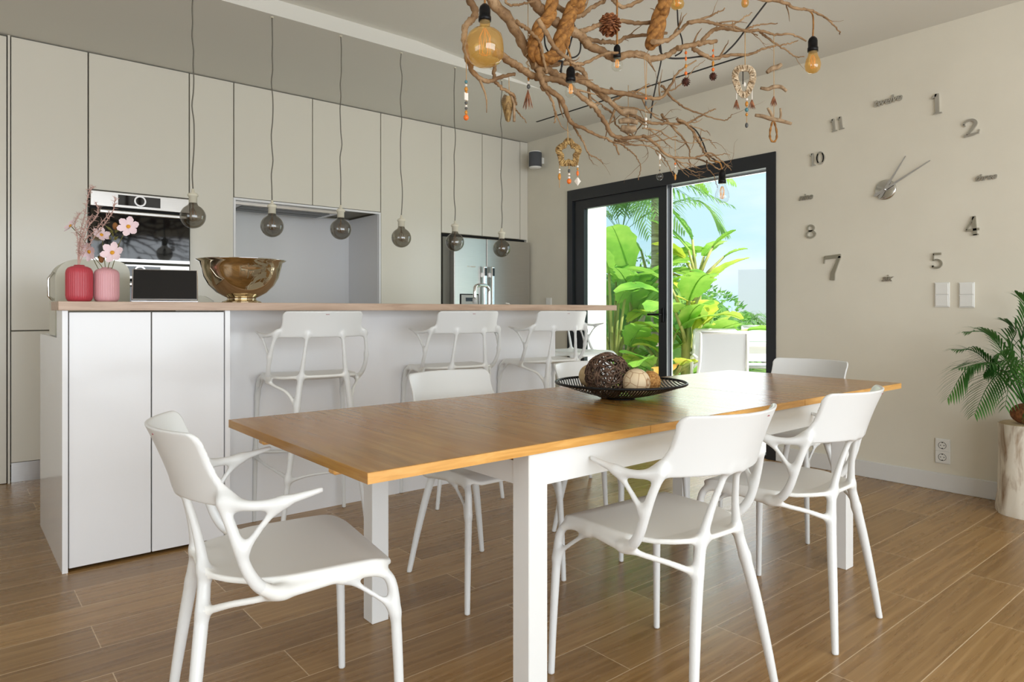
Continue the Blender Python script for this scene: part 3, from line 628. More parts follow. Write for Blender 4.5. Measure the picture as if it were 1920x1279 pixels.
for (a, b) in ((0.70, 1.60), (2.50, 3.40)):
    for y in (1.49, 1.955): MB().box(a-ox, b-ox, y-oy, y+0.035-oy, TZ-0.048, TZ-0.026, 0.004).obj('slide_rail', OAKEDGE, tb)

# ------------------------------------------------------------------ wire bowl and balls on the table
BC = Vector((1.988, 1.741, TZ))
wb = thing('wire_bowl', 'shallow black wire bowl holding decorative balls on the table', 'bowl', BC)
RB = 0.247
prof = lambda t: 0.003+0.060*t**1.6   # height over the table at radius fraction t
m = MB(); pts = [(RB*math.cos(a), RB*math.sin(a), prof(1)) for a in np.linspace(0, 2*PI, 49)]
m.tube(pts, 0.005, 6, caps=False).obj('rim', BLACKM, wb)
m = MB()
for i in range(-23, 24):
    x = i*0.0105; L = math.sqrt(max(0, 0.246**2-x*x))
    if L < 0.03: continue
    m.tube([(x, y, prof(math.hypot(x, y)/RB)) for y in np.linspace(-L, L, 19)], 0.0027, 5)
mo = m.obj('wires', BLACKM, wb); mo.rotation_euler.z = R(-40)
MB().lathe([(0.001, 0.0005), (0.055, 0.0005), (0.055, 0.004), (0.001, 0.004)], 32).obj('base_ring', BLACKM, wb)
def wrapball(name, label, c, r, n, rt, mat, inner=None, loose=0.0):
    t = thing(name, label, 'decorative ball', c); m = MB()
    for i in range(n):
        ax = Vector(rng.normal(size=3)).normalized(); u = ax.orthogonal().normalized(); v = ax.cross(u); off = rng.uniform(-0.6, 0.6)
        rr = r*math.sqrt(1-off*off); st_ = rng.uniform(0, 6); ln = rng.uniform(2.5, 6.2); k = 22; f1, f2 = rng.uniform(2, 5, 2)
        P = []
        for j in range(k):
            a = st_+ln*j/(k-1); w_ = 1+loose*math.sin(f1*a)*0.06+rng.uniform(-.01, .01)
            P.append((ax*off*r*(1+0.1*math.sin(f2*a))+(u*math.cos(a)+v*math.sin(a))*rr)*w_)
        m.tube(P, rt*rng.uniform(0.6, 1.25), 5)
    m.obj('vine_wrap', mat, t)
    if inner: MB().ball((0, 0, 0), r*0.93, 24, 16).obj('core', inner, t)
    return t
def on_view(px, py, D): return at(px, py, D)
wrapball('vine_ball', 'large dark twig ball in the middle of the wire bowl', on_view(1139, 704, 2.63), 0.083, 70, 0.0022, TWIG, None, 1.0)
def ball(label, px, py, D, r, mat, ns=32):
    t = MB().ball((0, 0, 0), r, ns, ns//2).obj('decorative_ball', mat); t.location = at(px, py, D); tag(t, label, 'decorative ball', 'balls in the wire bowl'); return t
ball('cream ball with brown crackle veins in front of the twig ball', 1193, 717, 2.565, 0.0520, MARB)
ball('tan grainy seed ball at the right in the wire bowl', 1219, 715, 2.67, 0.041, CORKB)
ball('plain beige ball half hidden at the left behind the twig ball', 1107, 705, 2.74, 0.047, PLAINB)

# ------------------------------------------------------------------ pendant lamps over the bar
def globe_profile(r, neck=0.019, up=0.062):
    P = []
    for i in range(15): a = -PI/2+i*(PI*0.86)/14; P.append((max(0.0005, r*math.cos(a)), r*math.sin(a)))
    P.append((neck*1.25, P[-1][1]+(up-P[-1][1]+r*0.2)*0.45)); P.append((neck, r+up*0.25)); return P
PX = [(1.043, 362, 406), (1.477, 512, 424), (1.91, 641, 430), (2.345, 756, 446), (2.78, 855, 454), (3.205, 943, 466)]
ordn = ['smoked globe pendant bulb hanging in front of the oven', 'smoked globe pendant bulb over the left half of the cooking niche', 'smoked globe pendant bulb over the right half of the cooking niche',
        'smoked globe pendant bulb in front of the wide cabinet left of the fridge', 'smoked globe pendant bulb in front of the left fridge door', 'smoked globe pendant bulb in front of the right fridge door']
pend_mesh = None
for i, (x, px, py) in enumerate(PX):
    D = x*math.sin(YAW)+3.975*math.cos(YAW); z = CAM_H+(582-py)/1280*D; r = 0.0655
    t = thing('pendant_lamp', ordn[i], 'pendant lamp', (x, 3.975, z), 0, 'pendant bulbs over the bar')
    if pend_mesh is None:
        g = MB().lathe(globe_profile(r), 32).obj('bulb', SMOKE, t)
        f = MB()
        for k in range(6):
            a = k*PI/3; f.tube([(0.004*math.cos(a), 0.004*math.sin(a), 0.045), (0.016*math.cos(a), 0.016*math.sin(a), 0.02), (0.018*math.cos(a+.4), 0.018*math.sin(a+.4), -0.018), (0.006*math.cos(a+.6), 0.006*math.sin(a+.6), -0.022)], 0.0011, 5)
        f.tube([(0, 0, 0.08), (0, 0, -0.02)], 0.003, 6); f = f.obj('filament', COPPER, g)
        s_ = MB().lathe([(0.001, 0.073), (0.0215, 0.073), (0.0215, 0.108), (0.027, 0.110), (0.027, 0.121), (0.022, 0.123), (0.0215, 0.126), (0.009, 0.132), (0.006, 0.150), (0.002, 0.152)], 24).obj('socket', CREAMS, t)
        pend_mesh = (g.data, f.data, s_.data)
    else:
        g = bpy.data.objects.new('bulb', pend_mesh[0]); f = bpy.data.objects.new('filament', pend_mesh[1]); s_ = bpy.data.objects.new('socket', pend_mesh[2])
        for o_ in (g, f, s_): COL.objects.link(o_)
        g.parent = t; f.parent = g; s_.parent = t
    top = H-z; P = [(0, 0, 0.150)]; nn = 14
    for k in range(1, nn): P.append((rng.uniform(-.006, .006), rng.uniform(-.006, .006), 0.15+(top-0.15)*k/nn))
    P.append((0, 0, top)); MB().tube([tuple(q) for q in spline(P, 3)], 0.0035, 6).obj('cord', CORD, t)
    MB().lathe([(0.001, top-0.006), (0.008, top-0.006), (0.010, top-0.0005), (0.001, top-0.0005)], 12).obj('ceiling_hook', CREAMS, t)

# ------------------------------------------------------------------ objects on the bar
def fluted(name, label, loc, r, h, mat, nf=38):
    t = thing(name, label, 'vase', loc)
    P = [(0.001, 0.0), (r*0.72, 0.0), (r*0.88, h*0.025), (r*0.975, h*0.09), (r, h*0.18), (r, h*0.5), (r, h*0.80), (r*0.965, h*0.88), (r*0.85, h*0.945), (r*0.62, h*0.985), (r*0.42, h*1.0), (r*0.38, h*1.03), (r*0.35, h*1.03), (r*0.34, h*0.98)]
    n = nf*6; mod = lambda a, z: 1+0.014*math.cos(nf*a)*min(1, max(0, (z-h*0.05)/(h*0.1)))*min(1, max(0, (h*0.95-z)/(h*0.12)))
    MB().lathe(P, n, mod=mod).obj('body', mat, t); return t
BT = 1.117
v1 = fluted('vase', 'red fluted ceramic vase with dried pink grass on the bar counter', (0.443, 3.42, BT), 0.050, 0.152, RED)
v2 = fluted('vase', 'pale pink fluted ceramic vase with white-pink flowers on the bar counter', (0.546, 3.43, BT), 0.049, 0.146, PINK)
def vertical(o, px, py, D): return at(px, py, D)-o.location
dg = thing('dried_grass', 'feathery pink dried grass spikes standing in the red vase', 'dried grass', (0.443, 3.42, BT+0.10))
D1 = 2.91
for (tips, ln) in (([(148, 492), (150, 440), (160, 400), (166, 362), (176, 350)], 1), ([(148, 492), (158, 455), (180, 430), (205, 400)], 1), ([(146, 492), (146, 450), (140, 420), (152, 398)], 1), ([(150, 492), (170, 455), (196, 420), (212, 395), (216, 370)], 1), ([(149, 492), (152, 460), (166, 425), (184, 400), (180, 380)], 0), ([(147, 492), (150, 455), (158, 430), (170, 405)], 0)):
    P = [at(a, b, D1+rng.uniform(-.02, .02) if i else D1)-dg.location for i, (a, b) in enumerate(tips)]; Q = [Vector(q) for q in spline([Vector((0, 0, 0))]+P, 6)]
    m = MB().tube(Q, [0.0016]*len(Q), 5)
    for i in range(8, len(Q)-1):
        for k in range(5):
            dv = Vector(rng.normal(size=3)).normalized()+Vector((0, 0, 0.6)); base = Q[i].lerp(Q[i+1], rng.random()); m.tube([base, base+dv.normalized()*rng.uniform(.010, .022)], [0.0013, 0.0004], 4)
    m.obj('spike', DRYP, dg)
fl = thing('flower_bouquet', 'small pale pink flowers with yellow centres in the pink vase', 'flowers', (0.546, 3.43, BT+0.10)); DF = 2.98
def flower(px, py, r, face, D=DF):
    c = at(px, py, D)-fl.location; Q = spline([Vector((0, 0, 0)), Vector((c.x*0.25, c.y*0.3, 0.05)), Vector((c.x*0.6, c.y*.6, c.z*0.7)), c], 5)
    MB().tube(Q, 0.0016, 5).obj('stem', STEM, fl); F = Vector(face).normalized(); q = F.to_track_quat('Z', 'Y').to_matrix().to_4x4(); q.translation = c
    h = MB()
    for k in range(6):
        a = k*PI/3+0.3; vs = []; 
        for (u, wd) in ((0.12, 0.10), (0.45, 0.30), (0.75, 0.34), (1.0, 0.12)):
            for s in (-1, 0, 1):
                x, y = u*r, s*wd*r; z = 0.25*r*u*u-(0.05*r if s == 0 else 0); vs.append((x*math.cos(a)-y*math.sin(a), x*math.sin(a)+y*math.cos(a), z+0.002*(k % 2)))
        fs = [(i*3+j, i*3+j+1, i*3+j+4, i*3+j+3) for i in range(3) for j in range(2)]; h.add(vs, fs, True, q)
    f = h.obj('petals', PETAL, fl); MB().ball((0, 0, 0.003), r*0.2, 10, 6, (1, 1, 0.6), M=q).obj('centre', POLLEN, f)
vf = (-0.5, -0.8, 0.2)
flower(241, 425, 0.044, (-.4, -.9, .1)); flower(211, 474, 0.046, (-.5, -.8, .2), 2.93); flower(190, 441, 0.038, (.2, -.8, .6)); flower(168, 472, 0.042, (-.8, -.5, -.2), 2.96); flower(133, 424, 0.034, (-.8, -.2, .5), 2.96)
m = MB(); 
for (px, py) in ((216, 424), (190, 486)):
    c = at(px, py, DF)-fl.location; m.ball(c, 0.011, 8, 6, (1, 1, 1.5)); 
m.obj('buds', BUD, fl)
m = MB()
for k in range(16):
    b = at(196+rng.uniform(-14, 22), rng.uniform(430, 490), DF+rng.uniform(-.02, .02))-fl.location; dv = Vector((rng.uniform(-1, 1), rng.uniform(-1, 1), rng.uniform(.4, 1))).normalized()*rng.uniform(.02, .04); s = dv.cross(Vector((0.3, 0.8, 0))).normalized()*0.005
    m.add([b, b+dv*.5+s, b+dv, b+dv*.5-s], [(0, 1, 2, 3)], True)
m.obj('leaves', STEM, fl)

tab = thing('tablet', 'black tablet standing on its keyboard cover on the bar counter', 'tablet', (0.775, 3.40, BT)); tab.rotation_euler.z = R(-14)
MB().box(-.134, .134, -.065, .095, 0, 0.006, 0.002).obj('keyboard_cover', ALU, tab)
Mt = Matrix.Translation((0, -.035, 0.010)) @ Matrix.Rotation(R(-22), 4, 'X')
scr = MB().box(-.134, .134, 0, .007, 0, .152, 0.003, Mt).obj('frame', ALU, tab)
MB().box(-.129, .129, -.0012, -.0002, .005, .147, 0, Mt).obj('screen', PAPER, scr)
MB().box(-.075, .075, .02, .028, 0, .13, 0, Matrix.Translation((0, .0, 0.006)) @ Matrix.Rotation(R(-8), 4, 'X')).obj('stand_flap', ALU, tab)

bw = thing('steel_bowl', 'large polished steel footed bowl on the bar counter', 'bowl', (1.125, 3.43, BT))
MB().lathe([(0.001, 0.0), (.092, 0.0), (.090, .006), (.070, .012), (.066, .024), (.080, .030), (.115, .050), (.150, .085), (.172, .125), (.182, .165), (.190, .198), (.207, .207), (.207, .210), (.188, .203), (.179, .165), (.168, .126), (.146, .088), (.110, .054), (.060, .036), (.001, .034)], 64).obj('body', POLISH, bw)
MB().lathe([(.205, .2065), (.210, .2085), (.205, .2105)], 64).obj('rolled_rim', CHROME, bw)

WT = 0.965
ap = thing('bread_bin', 'cream rounded appliance on the worktop behind the red and pink vases', 'appliance', (0.535, 3.80, WT))
poly = [(-.15, 0), (.15, 0), (.15, .27)]+[(.09+.06*math.cos(a), .29+.06*math.sin(a)) for a in np.linspace(0.1, PI/2, 6)]+[(-.06+.09*math.cos(a), .26+.09*math.sin(a)) for a in np.linspace(PI/2, PI, 8)]
MB().prism(poly, -.11, .11, Matrix.Rotation(PI/2, 4, 'X')).obj('body', plain('cream_enamel', srgb(202, 200, 182), 0.3), ap)
MB().tube([(-.152, -.06, .16), (-.170, -.06, .18), (-.170, -.06, .26), (-.150, -.06, .29)], .006, 8).obj('handle', CHROME, ap)
ck = thing('cake_dome', 'clear dome over a pale blue dish half hidden behind the tablet', 'dish', (1.03, 3.86, WT))
MB().lathe([(.001, 0), (.07, 0), (.085, .04), (.10, .115), (.105, .13), (.098, .13), (.08, .05), (.001, .02)], 32).obj('dish', plain('pale_blue_ceramic', srgb(206, 212, 224), 0.3), ck)
MB().lathe([(.095, .131), (.085, .165), (.05, .19), (.001, .197)], 32).obj('dome', CLEARG, ck)
fa = thing('kitchen_faucet', 'chrome arched kitchen faucet in front of the fridge', 'faucet', (3.12, 4.02, WT))
FP = [(0, 0, 0), (0, 0, .14), (0, 0, .255), (-.012, -.006, .285), (-.05, -.02, .298), (-.11, -.045, .298), (-.165, -.066, .292), (-.185, -.075, .27), (-.188, -.077, .19)]
MB().tube([tuple(p) for p in spline(FP, 4)], .0135, 14).obj('spout', CHROME, fa)
MB().lathe([(.001, 0), (.026, 0), (.026, .05), (.020, .06), (.014, .062)], 20).obj('base', CHROME, fa)
MB().tube([(.015, 0, .045), (.07, .0, .06)], .006, 8).obj('lever', CHROME, fa)
MB().tube([(-.188, -.077, .20), (-.188, -.077, .165)], .017, 14).obj('nozzle', plain('pale_nozzle', srgb(206, 206, 204), 0.3), fa)
sp = thing('soap_dispenser', 'small white soap pump on the worktop in front of the right fridge door', 'soap dispenser', (3.24, 3.93, WT))
MB().lathe([(.001, 0), (.028, 0), (.030, .01), (.030, .10), (.022, .12), (.010, .125), (.010, .14)], 20).obj('bottle', WHITEB, sp)
MB().tube([(0, 0, .14), (0, 0, .165), (-.03, 0, .168)], .005, 8).obj('pump', WHITEB, sp)

# ------------------------------------------------------------------ clock wall
WM = lambda y, z: Matrix(((0, 0, -1, XW-0.0005), (-1, 0, 0, y), (0, 1, 0, z), (0, 0, 0, 1)))     # local x -> -Y (right in the picture), y -> Z, z -> out of the wall
def stroke(mb, pts, M, z1=0.012):
    """variable-width pen stroke extruded off the wall; pts = (x, y, width)"""
    P = [np.array(p, float) for p in pts]; L = []; Rr = []
    for i, p in enumerate(P):
        t = P[min(i+1, len(P)-1)][:2]-P[max(i-1, 0)][:2]; t = t/(np.linalg.norm(t)+1e-9); n = np.array([-t[1], t[0]])*p[2]/2
        L.append(p[:2]+n); Rr.append(p[:2]-n)
    vs = []; fs = []
    for a, b in zip(L, Rr): vs += [(a[0], a[1], 0), (b[0], b[1], 0), (b[0], b[1], z1), (a[0], a[1], z1)]
    for i in range(len(P)-1):
        o = 4*i
        for k in range(4): fs.append((o+k, o+(k+1) % 4, o+4+(k+1) % 4, o+4+k))
    fs += [(3, 2, 1, 0), tuple(4*(len(P)-1)+k for k in range(4))]; mb.add(vs, fs, False, M)
def arc(cx, cy, rx, ry, a0, a1, w0, w1, n=14, wm=None):
    out = []
    for i in range(n+1):
        t = i/n; a = R(a0+(a1-a0)*t); ww = w0+(w1-w0)*t if wm is None else w0+(wm-w0)*math.sin(PI*t)
        out.append((cx+rx*math.cos(a), cy+ry*math.sin(a), ww))
    return out
GL = {
 '1': lambda: [[(0, .06, .17), (0, .98, .17)], [(-.15, .03, .06), (.17, .03, .06)], [(-.19, .80, .06), (-.06, .90, .12), (0, .985, .03)]],
 '0': lambda: [arc(0, .5, .21, .46, 90, 450, .09, .09, 28) , arc(0, .5, .21, .44, -55, 55, .07, .07, 10, .17), arc(0, .5, .21, .44, 125, 235, .07, .07, 10, .17)],
 '2': lambda: [arc(0, .72, .23, .23, 175, -40, .10, .17, 16)+[(.03, .34, .14), (-.17, .13, .07)], [(-.27, .075, .15), (.08, .075, .15), (.27, .10, .06)], [(.27, .05, .05), (.33, .27, .03)], [(-.24, .70, .16), (-.19, .74, .12)]],
 '4': lambda: [[(.10, .0, .17), (.10, 1.0, .17)], [(.10, .97, .07), (-.28, .33, .07)], [(-.30, .30, .12), (.30, .30, .12)], [(-.04, .03, .06), (.25, .03, .06)]],
 '5': lambda: [arc(-.02, .30, .24, .27, 100, -150, .09, .14, 20), [(-.19, .94, .14), (.20, .94, .14)], [(-.16, .95, .06), (-.20, .52, .07)], [(-.20, .52, .06), (-.05, .575, .09)], [(-.24, .14, .14), (-.16, .14, .1)]],
 '7': lambda: [[(-.27, .93, .15), (.30, .93, .15)], [(.27, .92, .09), (.10, .55, .13), (-.02, .28, .17), (-.06, .0, .19)], [(-.28, .98, .05), (-.31, .70, .03)]],
 '8': lambda: [arc(0, .74, .18, .22, 0, 360, .11, .11, 24), arc(0, .27, .23, .25, 0, 360, .13, .13, 26)],
}
def numeral(text, label, y, z, h, rot=0, sx=1.0):
    m = MB(); M0 = WM(y, z) @ Matrix.Rotation(R(rot), 4, 'Z'); adv = 0.46 if text == '11' else 0.50
    x0 = -adv*(len(text)-1)/2
    for i, chx in enumerate(text):
        for s in GL[chx](): stroke(m, [((p[0]+x0+i*adv)*h*sx, (p[1]-.5)*h, p[2]*h) for p in s], M0)
    o = m.obj('clock_numeral', MIRR); tag(o, label, 'clock numeral', 'mirrored wall clock numerals'); return o
numeral('1', 'mirrored clock numeral one on the clock wall', 1.522, 2.323, .125, 2, 1.1)
numeral('2', 'mirrored clock numeral two on the clock wall', 1.349, 2.143, .100, 6, 1.32)
numeral('4', 'mirrored clock numeral four on the clock wall', 1.339, 1.57, .112, 4)
numeral('5', 'mirrored clock numeral five on the clock wall', 1.522, 1.379, .092, 0, 1.2)
numeral('7', 'mirrored clock numeral seven, the largest numeral of the wall clock', 2.147, 1.367, .168, 4, 1.12)
numeral('8', 'mirrored clock numeral eight right of the garden door', 2.301, 1.625, .090, 2, 1.42)
numeral('10', 'mirrored clock numeral ten on the clock wall', 2.26, 2.118, .088, 2, 1.2)
numeral('11', 'mirrored clock numeral eleven on the clock wall', 2.119, 2.326, .088, 6, 1.2)
def word(text, label, y, z, size, rot):
    cu = bpy.data.curves.new('word', 'FONT'); cu.body = text; cu.size = size; cu.extrude = 0.005; cu.shear = 0.35; cu.align_x = 'CENTER'; cu.align_y = 'CENTER'; cu.offset = size*0.016; cu.space_character = 0.93; cu.resolution_u = 3
    ob = bpy.data.objects.new('tmpword', cu); COL.objects.link(ob); dg_ = bpy.context.evaluated_depsgraph_get(); me = bpy.data.meshes.new_from_object(ob.evaluated_get(dg_))
    bpy.data.objects.remove(ob); me.transform(WM(y, z) @ Matrix.Rotation(R(rot), 4, 'Z') @ Matrix.Translation((0, 0, .006))); me.materials.clear(); me.materials.append(MIRR)
    o = bpy.data.objects.new('clock_word', me); COL.objects.link(o); tag(o, label, 'clock numeral', 'mirrored wall clock numerals')
word('twelve', 'mirrored clock word twelve at the top of the wall clock', 1.806, 2.409, .068, 3)
word('three', 'mirrored clock word three at the right of the wall clock', 1.275, 1.843, .052, 1)
word('six', 'mirrored clock word six at the bottom of the wall clock', 1.809, 1.283, .060, 0)
word('nine', 'mirrored clock word nine at the left of the wall clock', 2.339, 1.865, .062, 1)
ck_ = thing('wall_clock', 'round mirrored clock hub with two long thin hands', 'clock', (XW-0.0005, 1.816, 1.846))
Mh = Matrix(((0, 0, -1, 0), (-1, 0, 0, 0), (0, 1, 0, 0), (0, 0, 0, 1)))
MB().lathe([(.001, .0), (.062, .0), (.064, .004), (.062, .010), (.056, .012), (.001, .012)], 40, M=Mh).obj('hub', MIRR, ck_)
def hand(dy, dz, w_, zz, nm):
    L = math.hypot(dy, dz); u = Vector((0, dy/L, dz/L)); s = Vector((0, -u.z, u.y)); m = MB(); c0 = Vector((-zz, 0, 0)); A = []
    for (t, ww) in ((-.26 if nm == 'minute_hand' else -.30, .25), (-.20, 1.5), (0, 1.2), (.3, 1.0), (1.0, .45)):
        p = c0+u*t*L; A.append((p-s*w_*ww, p+s*w_*ww))
    vs = [tuple(q) for a in A for q in a]+[tuple(q+Vector((-.002, 0, 0))) for a in A for q in a]; n = len(A)*2
    fs = [(2*i, 2*i+1, 2*i+3, 2*i+2) for i in range(len(A)-1)]+[(n+2*i, n+2*i+2, n+2*i+3, n+2*i+1) for i in range(len(A)-1)]+[(2*i, 2*i+2, n+2*i+2, n+2*i) for i in range(len(A)-1)]+[(2*i+1, n+2*i+1, n+2*i+3, 2*i+3) for i in range(len(A)-1)]
    m.add(vs, fs).obj(nm, ALU, ck_)
hand(-.26, .140, .0065, .019, 'minute_hand'); hand(-.122, .192, .0065, .016, 'hour_hand')
MB().lathe([(.001, .012), (.008, .012), (.008, .024), (.001, .025)], 12, M=Mh).obj('pin', ALU, ck_)

def switch(label, y, z, cat='light switch', outlet=False, sc=1.0):
    t = thing('wall_socket' if outlet else 'light_switch', label, cat, (XW-0.0005, y, z)); hy, hz_ = .040*sc, .074*sc
    MB().box(-.009, 0, -hy, hy, -hz_, hz_, .002).obj('frame', SWITCHM, t)
    for s in (-1, 1):
        zc = s*hz_*0.475
        if not outlet: MB().box(-.014, -.0092, -hy*.86, hy*.86, zc-hz_*.44, zc+hz_*.44, .002).obj('rocker', SWITCHM, t)
        else:
            pl = MB().box(-.012, -.0092, -hy*.92, hy*.92, zc-hz_*.46, zc+hz_*.46, .001).obj('socket_plate', SWITCHM, t)
            MB().lathe([(.0215, .0122), (.0215, .0135), (.0195, .0135), (.0195, .0122)], 28, (0, zc, 0), M=Mh).obj('socket_ring', GREYB, pl)
            MB().lathe([(.001, .0123), (.003, .0123), (.003, .0128), (.001, .0128)], 8, (-.009, zc, 0), M=Mh).lathe([(.001, .0123), (.003, .0123), (.003, .0128), (.001, .0128)], 8, (.009, zc, 0), M=Mh).box(-.0135, -.0122, -.003, .003, zc-.020, zc-.015).box(-.0135, -.0122, -.003, .003, zc+.015, zc+.020).obj('contact_holes', DARK, pl)
switch('left white double light switch under the clock numeral five', 1.496, 1.173)
switch('right white double light switch under the clock numeral five', 1.368, 1.170)
switch('white double wall socket above the baseboard', 1.493, .237, 'wall socket', True)
switch('white double switch between the fridge and the garden door', 4.955, 1.13, sc=1.0)
sk = thing('wall_speaker', 'small grey cylindrical wall speaker with white caps high beside the cabinets', 'speaker', (XW-.10, 5.05, 2.57))
MB().lathe([(.062, -.07), (.064, -.068), (.064, .068), (.062, .07)], 32).obj('grille', SPKF, sk)
MB().lathe([(.001, .0705), (.060, .0705), (.056, .082), (.001, .084)], 32).obj('top_cap', SWITCHM, sk)
MB().lathe([(.001, -.088), (.052, -.086), (.062, -.0705), (.001, -.0705)], 32).obj('bottom_cap', SWITCHM, sk)
MB().box(.05, .0995, -.02, .02, -.03, .03).obj('bracket', SWITCHM, sk)

# ------------------------------------------------------------------ driftwood chandelier
CH = thing('driftwood_chandelier', 'tangled driftwood branch chandelier hanging on thick ropes over the dining table', 'chandelier', (2.0, 1.75, 2.0))
CO = Vector(CH.location)
def depth(x, y): return 2.2+.75*max(0, (x-870))/500*(.55+.45*min(y, 340)/300)
def branch(pts, r0, r1, name='branch', off=0.0, bow=0.08, twigs=2, mat=DRIFT, wob=1.0, tl=(0.05, 0.16)):
    """pts: outline points (photo pixels); every branch bows in depth by its own amount"""
    n = len(pts); ph = rng.uniform(0, 6); P = []
    for i, (x, y) in enumerate(pts):
        t = i/(n-1); D = depth(x, y)+off+bow*math.sin(PI*t+0.6*math.sin(ph))*math.cos(ph); P.append(at(x, y, D)-CO)
    Q = [Vector(q) for q in spline(P, 7)]; k = len(Q); rad = []
    for i in range(k):
        t = i/(k-1); rad.append((r0+(r1-r0)*t)*1.12*(1+0.10*math.sin(i*1.7+ph)*wob)); Q[i] = Q[i]+Vector(rng.normal(size=3))*0.0014*wob
    m = MB().tube(Q, rad, 9)
    for j in range(twigs):
        i = int(rng.uniform(.25, .97)*(k-1)); T = (Q[min(i+1, k-1)]-Q[max(i-1, 0)]).normalized(); sd = Vector(rng.normal(size=3)); sd = (sd-T*sd.dot(T)).normalized()
        dv = (T*0.9+sd*rng.uniform(.6, 1.1)+Vector((0, 0, -.1))).normalized(); L = rng.uniform(*tl); p = Q[i].copy(); tw = [p.copy()]; rr = min(rad[i]*0.6, .006)
        for s in range(6):
            dv = (dv+Vector(rng.normal(size=3))*0.22).normalized(); p = p+dv*L/6; tw.append(p.copy())
        m.tube(tw, [rr*(1-.75*s/6) for s in range(7)], 6)
        if rng.random() < .5:
            p = tw[3].copy(); dv2 = (dv+Vector(rng.normal(size=3))*0.7).normalized(); m.tube([p, p+dv2*L*.18, p+dv2*L*.36+Vector((0, 0, .01))], [rr*.55, rr*.4, rr*.2], 5)
    return m.obj(name, mat, CH)
